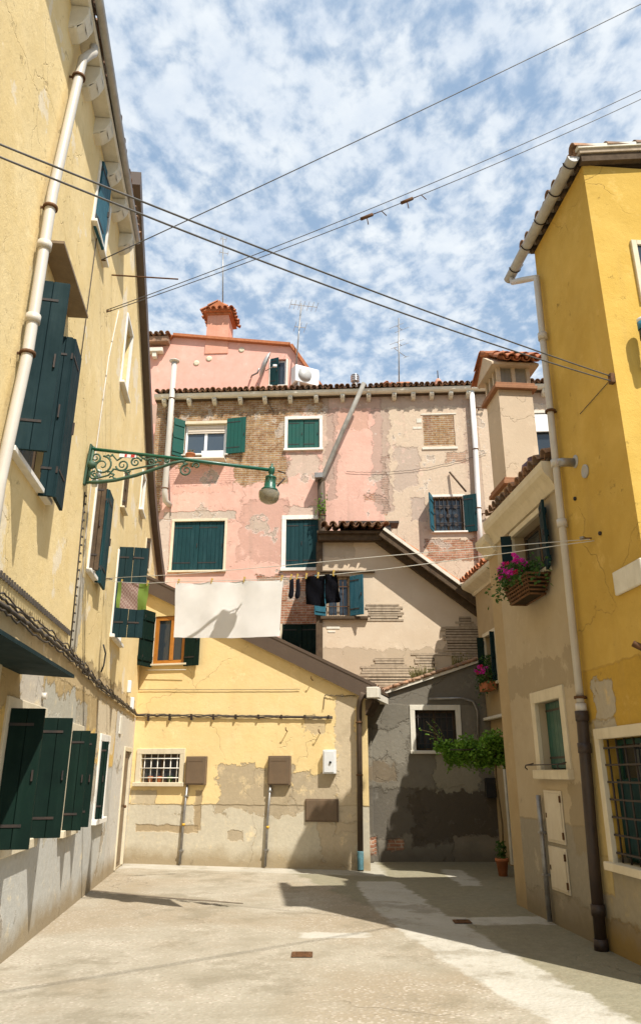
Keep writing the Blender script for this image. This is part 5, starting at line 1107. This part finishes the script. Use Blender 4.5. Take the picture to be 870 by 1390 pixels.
# ================================================================== CLOTHESLINE AND LAUNDRY
AL = LF.world(2.1, 4.30, .05); AR = RF.world(1.0, 3.93, .12)
CLD = math.degrees(math.atan2(AR.y-AL.y, AR.x-AL.x)); CL = Frame((AL.x, AL.y), CLD)
def cp(px, py, out=0): s_, z_ = CL.loc(px, py, out); return Vector((s_, -out, z_))
def line_thing(name, pts, r, mat, label, cat, group=None, knots=()):
    P = [CL.world(p.x, p.z, -p.y) for p in pts]; t = thing(name, label, cat, loc=P[0], group=group); bm = BM(); tube(bm, [p-P[0] for p in P], r, 6); link('cord', bm, mat, t); return t
t = line_thing('clothesline', [cp(*p) for p in ((143, 787), (160, 790), (200, 792), (240, 789.5), (310, 788), (385, 785.5), (410, 784), (440, 781), (520, 773), (620, 760), (700, 749), (760, 740), (806, 734))], .0045, M['line'], 'lower clothesline cord that carries the white sheet and other laundry across the courtyard', 'clothesline', 'clothesline cords across the courtyard')
t2 = line_thing('clothesline', [cp(*p) for p in ((143, 785), (240, 780), (383, 768), (520, 755), (660, 743), (800, 732))], .0045, M['line'], 'upper empty clothesline cord just above the laundry, crossing the courtyard', 'clothesline', 'clothesline cords across the courtyard')
for (o, lab, fr, s_, z_, rz) in ((0, 'small rusty pulley holding the clothesline on the left house', LF, 2.1, 4.30, 0), (1, 'small metal pulley and hook holding the clothesline on the deep yellow wall', RF, 1.0, 3.93, 0)):
    t = thing('line_pulley', lab, 'pulley', fr, fr.world(s_, z_)); bm = BM(); tube(bm, [(0, .01, .0), (0, -.07, .0)], .008, 6); link('hook', bm, M['rust'], t)
    bm = BM(); lathe(bm, [(.0, -.008), (.03, -.01), (.024, .0), (.03, .01), (0, .008)], 12, (0, -.10, 0)); link('wheel', bm, M['galv'], t)
def cloth(name, tl, tr, bl, br, mat, label, cat, nx=40, ny=26, amp=.02, folds=3, pegs=(), seed=0, scallop=.012, fold_over=.06, swing=0.0):
    a, b, c, d = cp(*tl), cp(*tr), cp(*bl), cp(*br); O = CL.world(a.x, a.z); t = thing(name, label, cat, CL, O)
    rr = random.Random(seed); ph = rr.uniform(0, 6); bm = BM(); grid = []
    npeg = max(1, len(pegs)-1)
    for j in range(ny+1):
        row = []; v = j/ny
        for i in range(nx+1):
            u = i/nx; top = a.lerp(b, u); bot = c.lerp(d, u); p = top.lerp(bot, v)
            p = p+Vector((0, 0, -scallop*abs(math.sin(u*math.pi*npeg))*(1-v)-scallop*.8*math.sin(u*math.pi)*v))
            cr = math.sin(math.pi*min(1, 2.5*v))
            y = amp*(math.sin(u*folds*6.28+ph+v*.8)*(.35+v*.9)+.5*math.sin(u*folds*11+v*3.2+ph)*v+.35*math.sin((u-v)*7+ph))
            if v > .92: p.x += .012*math.sin(u*40)
            y -= swing*v+.010*math.exp(-v*3)*math.sin(u*math.pi*npeg*2)
            row.append(bm.verts.new((p.x-a.x, y, p.z-a.z)))
        grid.append(row)
    for j in range(ny):
        for i in range(nx): bm.faces.new((grid[j][i], grid[j][i+1], grid[j+1][i+1], grid[j+1][i])).smooth = True
    # the flap folded over the cord
    back = []
    for i in range(nx+1):
        q = grid[0][i].co; back.append(bm.verts.new((q.x, q.y+.018, q.z-fold_over)))
    for i in range(nx): bm.faces.new((grid[0][i+1], grid[0][i], back[i], back[i+1])).smooth = True
    r = bmesh.ops.solidify(bm, geom=bm.faces[:], thickness=.004)
    link('fabric', bm, mat, t, True); return O
def pegs(items):
    for px, py, lab in items:
        p = cp(px, py); w_ = CL.world(p.x, p.z); t = thing('clothes_peg', lab, 'clothes peg', CL, w_, group='clothes pegs on the line'); bm = BM()
        box(bm, -.006, .006, -.014, -.005, -.045, .030, 0, Matrix.Rotation(R_(6), 4, 'Y')); box(bm, -.006, .006, .005, .014, -.045, .030, 0, Matrix.Rotation(R_(6), 4, 'Y')); link('prongs', bm, simple('yellow_peg', (.62, .42, .10), rough=.6) if 'yellow_peg' not in bpy.data.materials else bpy.data.materials['yellow_peg'], t)
        bm = BM(); tube(bm, [(-.008, 0, -.004), (.008, 0, -.004)], .009, 8); link('spring', bm, M['galv'], t)
cloth('sheet', (239, 791), (384.5, 786), (249, 868), (391, 867), M['sheet'], 'large white towelling sheet hanging on the clothesline in the middle', 'sheet', amp=.011, folds=2, pegs=(0, 1, 2, 3), seed=2, swing=.20, fold_over=.10, scallop=.018)
cloth('tea_towel', (161, 790), (203, 792), (159, 825), (200, 828), M['towel'], 'small checked tea towel with green edges hanging beside the left house', 'tea towel', 18, 14, .015, 1, (0, 1), 5, .006, .03)
cloth('black_trousers', (414, 783), (440, 780), (415, 820), (440, 823), M['blackcloth'], 'square black garment hanging just right of the black socks', 'clothing', 14, 16, .02, 1, (0, 1), 7, .006, .05)
cloth('black_shirt', (440, 780), (456, 778), (443, 820), (463, 815), M['blackcloth'], 'narrow black garment at the right end of the laundry', 'clothing', 12, 16, .025, 1, (0, 1), 9, .006, .05)
for (x, lab) in ((396, 'left black sock of the pair on the clothesline'), (404.5, 'right black sock of the pair on the clothesline')):
    p = cp(x, 785); t = thing('sock', lab, 'sock', CL, CL.world(p.x, p.z-.01), group='black socks on the line'); bm = BM()
    rs = [.030, .032, .034, .036, .040, .034, .012]; P = [(0, 0, 0), (0, 0, -.05), (.002, 0, -.11), (0, 0, -.16), (-.006, 0, -.20), (-.010, 0, -.23), (-.012, 0, -.25)]
    tube(bm, P, .03, 12, rs=rs)
    for v in bm.verts: v.co.y *= .35
    link('fabric', bm, M['blackcloth'], t)
pegs([(166, 789, 'clothes peg at the left end of the small tea towel'), (201, 791, 'clothes peg at the right end of the small tea towel'), (243, 789, 'clothes peg at the left corner of the white sheet'), (288, 788, 'clothes peg left of the middle of the white sheet'), (332, 786, 'clothes peg right of the middle of the white sheet'), (383, 784, 'clothes peg at the right corner of the white sheet'),
      (395.5, 782.5, 'clothes peg on the left black sock'), (404, 782, 'clothes peg on the right black sock'), (416, 781, 'clothes peg at the left end of the square black garment'), (432, 780, 'clothes peg in the middle of the black garments'), (453, 777, 'clothes peg at the right end of the black laundry')])

# ================================================================== OVERHEAD WIRES
def wire(a, b, r, label, sag, group, knots=()):
    t = thing('overhead_wire', label, 'wire', loc=a, group=group); P = []
    for k in range(41): u = k/40; q = a.lerp(b, u); q.z -= sag*4*u*(1-u); P.append(q-a)
    bm = BM(); tube(bm, P, r, 6); link('cable', bm, M['wire'], t)
    for u in knots:
        k = int(u*40); q = P[k]; d = (P[k+1]-P[k-1]).normalized(); bm = BM(); tube(bm, [q-d*.10, q+d*.10], .026, 8); tube(bm, [q, q+Vector((.02, 0, -.14))], .008, 5); tube(bm, [q+d*.1, q+d*.25+Vector((0, 0, -.0)), q+d*.33+Vector((0, 0, -.12))], .008, 5); link('tied_joint', bm, M['rust'], t)
    return t
def lw(px, py, out=.02): s_, z_ = LF.loc(px, py, out); return LF.world(s_, z_, out)
ar = RF.loc(829, 515); c_s = 1.97
wire(lw(-180, 122), RF.world(c_s, ar[1], .02), .0066, 'thick dark cable ending high on the deep yellow wall, upper one of the lowest pair', .06, 'overhead cables above the courtyard')
wire(lw(-180, 138), RF.world(c_s, ar[1]-.055, .02), .0066, 'thick dark cable ending high on the deep yellow wall, lower one of the lowest pair', .10, 'overhead cables above the courtyard')
bm = BM(); q = RF.world(c_s, ar[1]-.03, 0); t = thing('cable_anchor', 'small iron bracket holding the two thick cables on the deep yellow wall corner', 'bracket', RF, q); box(bm, -.03, .03, -.05, -.001, -.05, .06, bev=.006); link('plate', bm, M['rust'], t)
wire(lw(145, 424), at_y(1150, -6, 9.5), .006, 'thin wire of the middle pair, the one carrying the tied joints above the courtyard', .34, 'overhead cables above the courtyard', knots=(.32, .36))
wire(lw(145, 421), at_y(1150, -18, 9.5), .006, 'thin wire of the middle pair, running just above the one with tied joints', .30, 'overhead cables above the courtyard')
wire(lw(138, 353), at_y(1150, -136, 9.5), .0075, 'highest single wire crossing the sky towards the top right corner', .10, 'overhead cables above the courtyard')
def anchor(px, py, lab):
    s_, z_ = LF.loc(px, py); t = thing('wire_hook', lab, 'hook', LF, LF.world(s_, z_)); bm = BM(); tube(bm, [(0, .01, 0), (0, -.05, 0), (.02, -.06, .03)], .012, 6); link('hook', bm, M['rust'], t)
anchor(138, 353, 'rusty wall hook holding the highest wire on the left house'); anchor(145, 422, 'rusty wall hook holding the middle pair of wires on the left house')

# ================================================================== FLOWERS, VINE, POTS
def geranium(t, c, ext, n, nf, seed, size=.05, drop=0, fmat='petal'):
    rr = random.Random(seed); bm = BM(); st_ = BM()
    for k in range(n):
        u = rr.gauss(0, .42); p = Vector((c[0]+ext[0]*u, c[1]+ext[1]*rr.gauss(0, .42), c[2]+ext[2]*(rr.random()**.8)-drop*max(0, abs(u)-.2)*rr.random()*2)); leaf_quad(bm, p, size, rr)
    for k in range(34):
        b0 = Vector((c[0]+ext[0]*rr.uniform(-.5, .5), c[1]+ext[1]*rr.uniform(-.2, .2), c[2]-.03)); tube(st_, [b0, b0+Vector((rr.uniform(-.08, .08), rr.uniform(-.08, .03), ext[2]*.5)), b0+Vector((rr.uniform(-.14, .14), rr.uniform(-.16, .03), ext[2]*rr.uniform(.7, 1.1)))], .004, 4)
    link('foliage', bm, M['leaf'], t); link('stem', st_, M['stem'], t)
    for k in range(nf):
        bm = BM(); p = Vector((c[0]+ext[0]*rr.uniform(-.62, .62), c[1]+ext[1]*rr.uniform(-.7, .15)-.02, c[2]+ext[2]*rr.uniform(.45, 1.12))); R0 = rr.uniform(.028, .05)
        for q in range(42):
            dv_ = Vector((rr.gauss(0, 1), rr.gauss(0, 1), rr.gauss(0, 1))).normalized(); leaf_quad(bm, p+dv_*R0*rr.uniform(.5, 1), .034, rr)
        link('blossom', bm, M['petalred' if (k*7+seed) % 5 == 0 else fmat], t)
# wicker-like hanging basket at the upper window
q = RF.world(-.62, 3.62, .16); t = thing('flower_basket', 'brown slatted basket of magenta geraniums below the upper shuttered window on the cream house', 'flower basket', RF, q)
bm = BM()
for k in range(6):
    z = k*.045; w_ = .34+.02*k; dpt = .10+.008*k
    P = [(-w_, -dpt, z), (w_, -dpt, z), (w_, dpt, z), (-w_, dpt, z), (-w_, -dpt, z)]
    for a, b in zip(P[:-1], P[1:]): tube(bm, [a, b], .014, 6)
for k in range(11): x = lerp(-.34, .34, k/10); tube(bm, [(x, -.10, 0), (x*1.28, -.145, .24)], .009, 6)
link('basket', bm, M['basket'], t); bm = BM(); prism(bm, [(-.32, .0), (.32, .0), (.40, .20), (-.40, .20)], -.09, .10, 'y'); link('soil', bm, M['soil'], t)
geranium(t, (-.10, -.06, .16), (.66, .22, .30), 1900, 30, 3, size=.058, drop=.10)
for sx in (-.3, .3): bm = BM(); tube(bm, [(sx, .16, .26), (sx, -.12, .26)], .008, 5); link('bracket', bm, M['iron'], t)
q = C2F.world(.66, 3.16, .14); t = thing('flower_box', 'dark trough of pink flowers under the tall window of the narrow ochre house', 'flower box', C2F, q)
bm = BM(); prism(bm, [(-.26, 0), (.26, 0), (.30, .16), (-.30, .16)], -.09, .09, 'y'); link('trough', bm, M['terra'], t); geranium(t, (0, -.03, .14), (.44, .18, .32), 800, 14, 8, size=.058, drop=.3)
q = C2F.world(.45, 3.36, .04); t = thing('flower_pot', 'potted leafy plant standing on the sill of the tall window of the narrow ochre house', 'plant pot', C2F, q)
bm = BM(); lathe(bm, [(.05, 0), (.08, .12), (.09, .12), (.09, .15), (.0, .13)], 14); link('pot', bm, M['terra'], t); bm = BM(); rr = random.Random(3)
for k in range(260): leaf_quad(bm, Vector((rr.gauss(0, .09), rr.gauss(0, .06), .15+rr.random()*.38)), .06, rr)
link('foliage', bm, M['leaf'], t)
# climbing vine over the doorway
vb = Vector((3.10, 14.45, 0)); t = thing('climbing_vine', 'bright green climbing vine forming a leafy bunch over the shaded doorway', 'vine', loc=vb)
rr = random.Random(11); bm = BM(); st_ = BM()
cl_ = [(3.25, 14.35, 2.12, .26), (3.05, 14.45, 2.05, .27), (2.85, 14.55, 2.02, .28), (2.70, 14.7, 1.93, .28), (2.52, 14.85, 1.97, .24), (2.38, 14.9, 2.06, .19), (2.24, 15.0, 2.10, .15), (3.2, 14.5, 1.90, .20), (2.95, 14.65, 1.86, .22), (2.62, 14.6, 2.12, .2), (3.0, 14.2, 2.2, .2), (2.45, 15.05, 1.9, .18)]
for (x, y, z, r) in cl_:
    tube(st_, [(0, 0, 1.9), (Vector((x, y, z))-vb)*.5+Vector((0, 0, 1.0)), Vector((x, y, z))-vb], .009, 5)
    for k in range(int(520*r/.25)):
        d = Vector((rr.gauss(0, 1), rr.gauss(0, 1), rr.gauss(0, .55))).normalized()*r*(rr.random()**.45); leaf_quad(bm, Vector((x, y, z))-vb+d+Vector((0, 0, -.08*rr.random())), .078, rr, up=.5)
for k in range(26):
    c0 = Vector(rr.choice(cl_)[:3])-vb; e = c0+Vector((rr.uniform(-.25, .1), rr.uniform(-.25, .1), rr.uniform(-.32, .2))); tube(st_, [c0, c0.lerp(e, .5)+Vector((0, 0, .05)), e], .004, 4)
    for q in range(14): leaf_quad(bm, c0.lerp(e, .4+.6*rr.random())+Vector((rr.uniform(-.03, .03),)*3), .055, rr)
for a, b in (((2.3, 15.0, 2.1), (2.05, 15.6, 2.55)), ((2.35, 15.0, 2.1), (2.2, 15.8, 2.62)), ((2.3, 15, 2.05), (2.0, 15.3, 2.3)), ((2.4, 14.9, 2.1), (1.9, 15.5, 2.4))):
    a, b = Vector(a)-vb, Vector(b)-vb; tube(st_, [a, a.lerp(b, .5)+Vector((0, 0, .06)), b], .005, 4)
    for q in range(16): leaf_quad(bm, a.lerp(b, rr.random())+Vector((rr.uniform(-.03, .03), 0, rr.uniform(-.03, .03))), .05, rr)
link('foliage', bm, M['vine'], t)
tube(st_, [(0, 0, 0), (.02, -.02, .8), (-.02, 0, 1.5), (0, 0, 2.0)], .016, 7); link('stem', st_, M['stem'], t)
bm = BM()
for y in (14.3, 14.8): tube(bm, [Vector((3.35, y, 2.0))-vb, Vector((2.3, y+.2, 2.0))-vb], .012, 6)
tube(bm, [Vector((2.9, 14.2, 2.02))-vb, Vector((2.9, 15.1, 2.02))-vb], .010, 6); link('trellis', bm, M['iron'], t)
t = thing('flower_pot', 'tall terracotta pot standing at the foot of the dark pipe by the doorway', 'plant pot', loc=at_ground(687, 1189)+Vector((-.06, -.02, 0)))
bm = BM(); lathe(bm, [(.07, 0), (.10, .22), (.115, .22), (.115, .27), (.09, .27), (.0, .24)], 18); link('pot', bm, M['terra'], t); bm = BM()
for k in range(160): leaf_quad(bm, Vector((rr.gauss(0, .05), rr.gauss(0, .05), .25+rr.random()*.28)), .06, rr)
link('foliage', bm, M['leaf'], t)
p = at_y(667, 1083, 16.45); t = thing('letter_box', 'small black letter box hanging on the dark wall near the white door jamb', 'letter box', loc=p)
bm = BM(); box(bm, -.10, .10, -.0, .12, 0, .36, bev=.008); link('housing', bm, M['black'], t); bm = BM(); box(bm, -.11, .11, -.012, -.0005, .27, .37, bev=.004); link('flap', bm, M['black'], t)
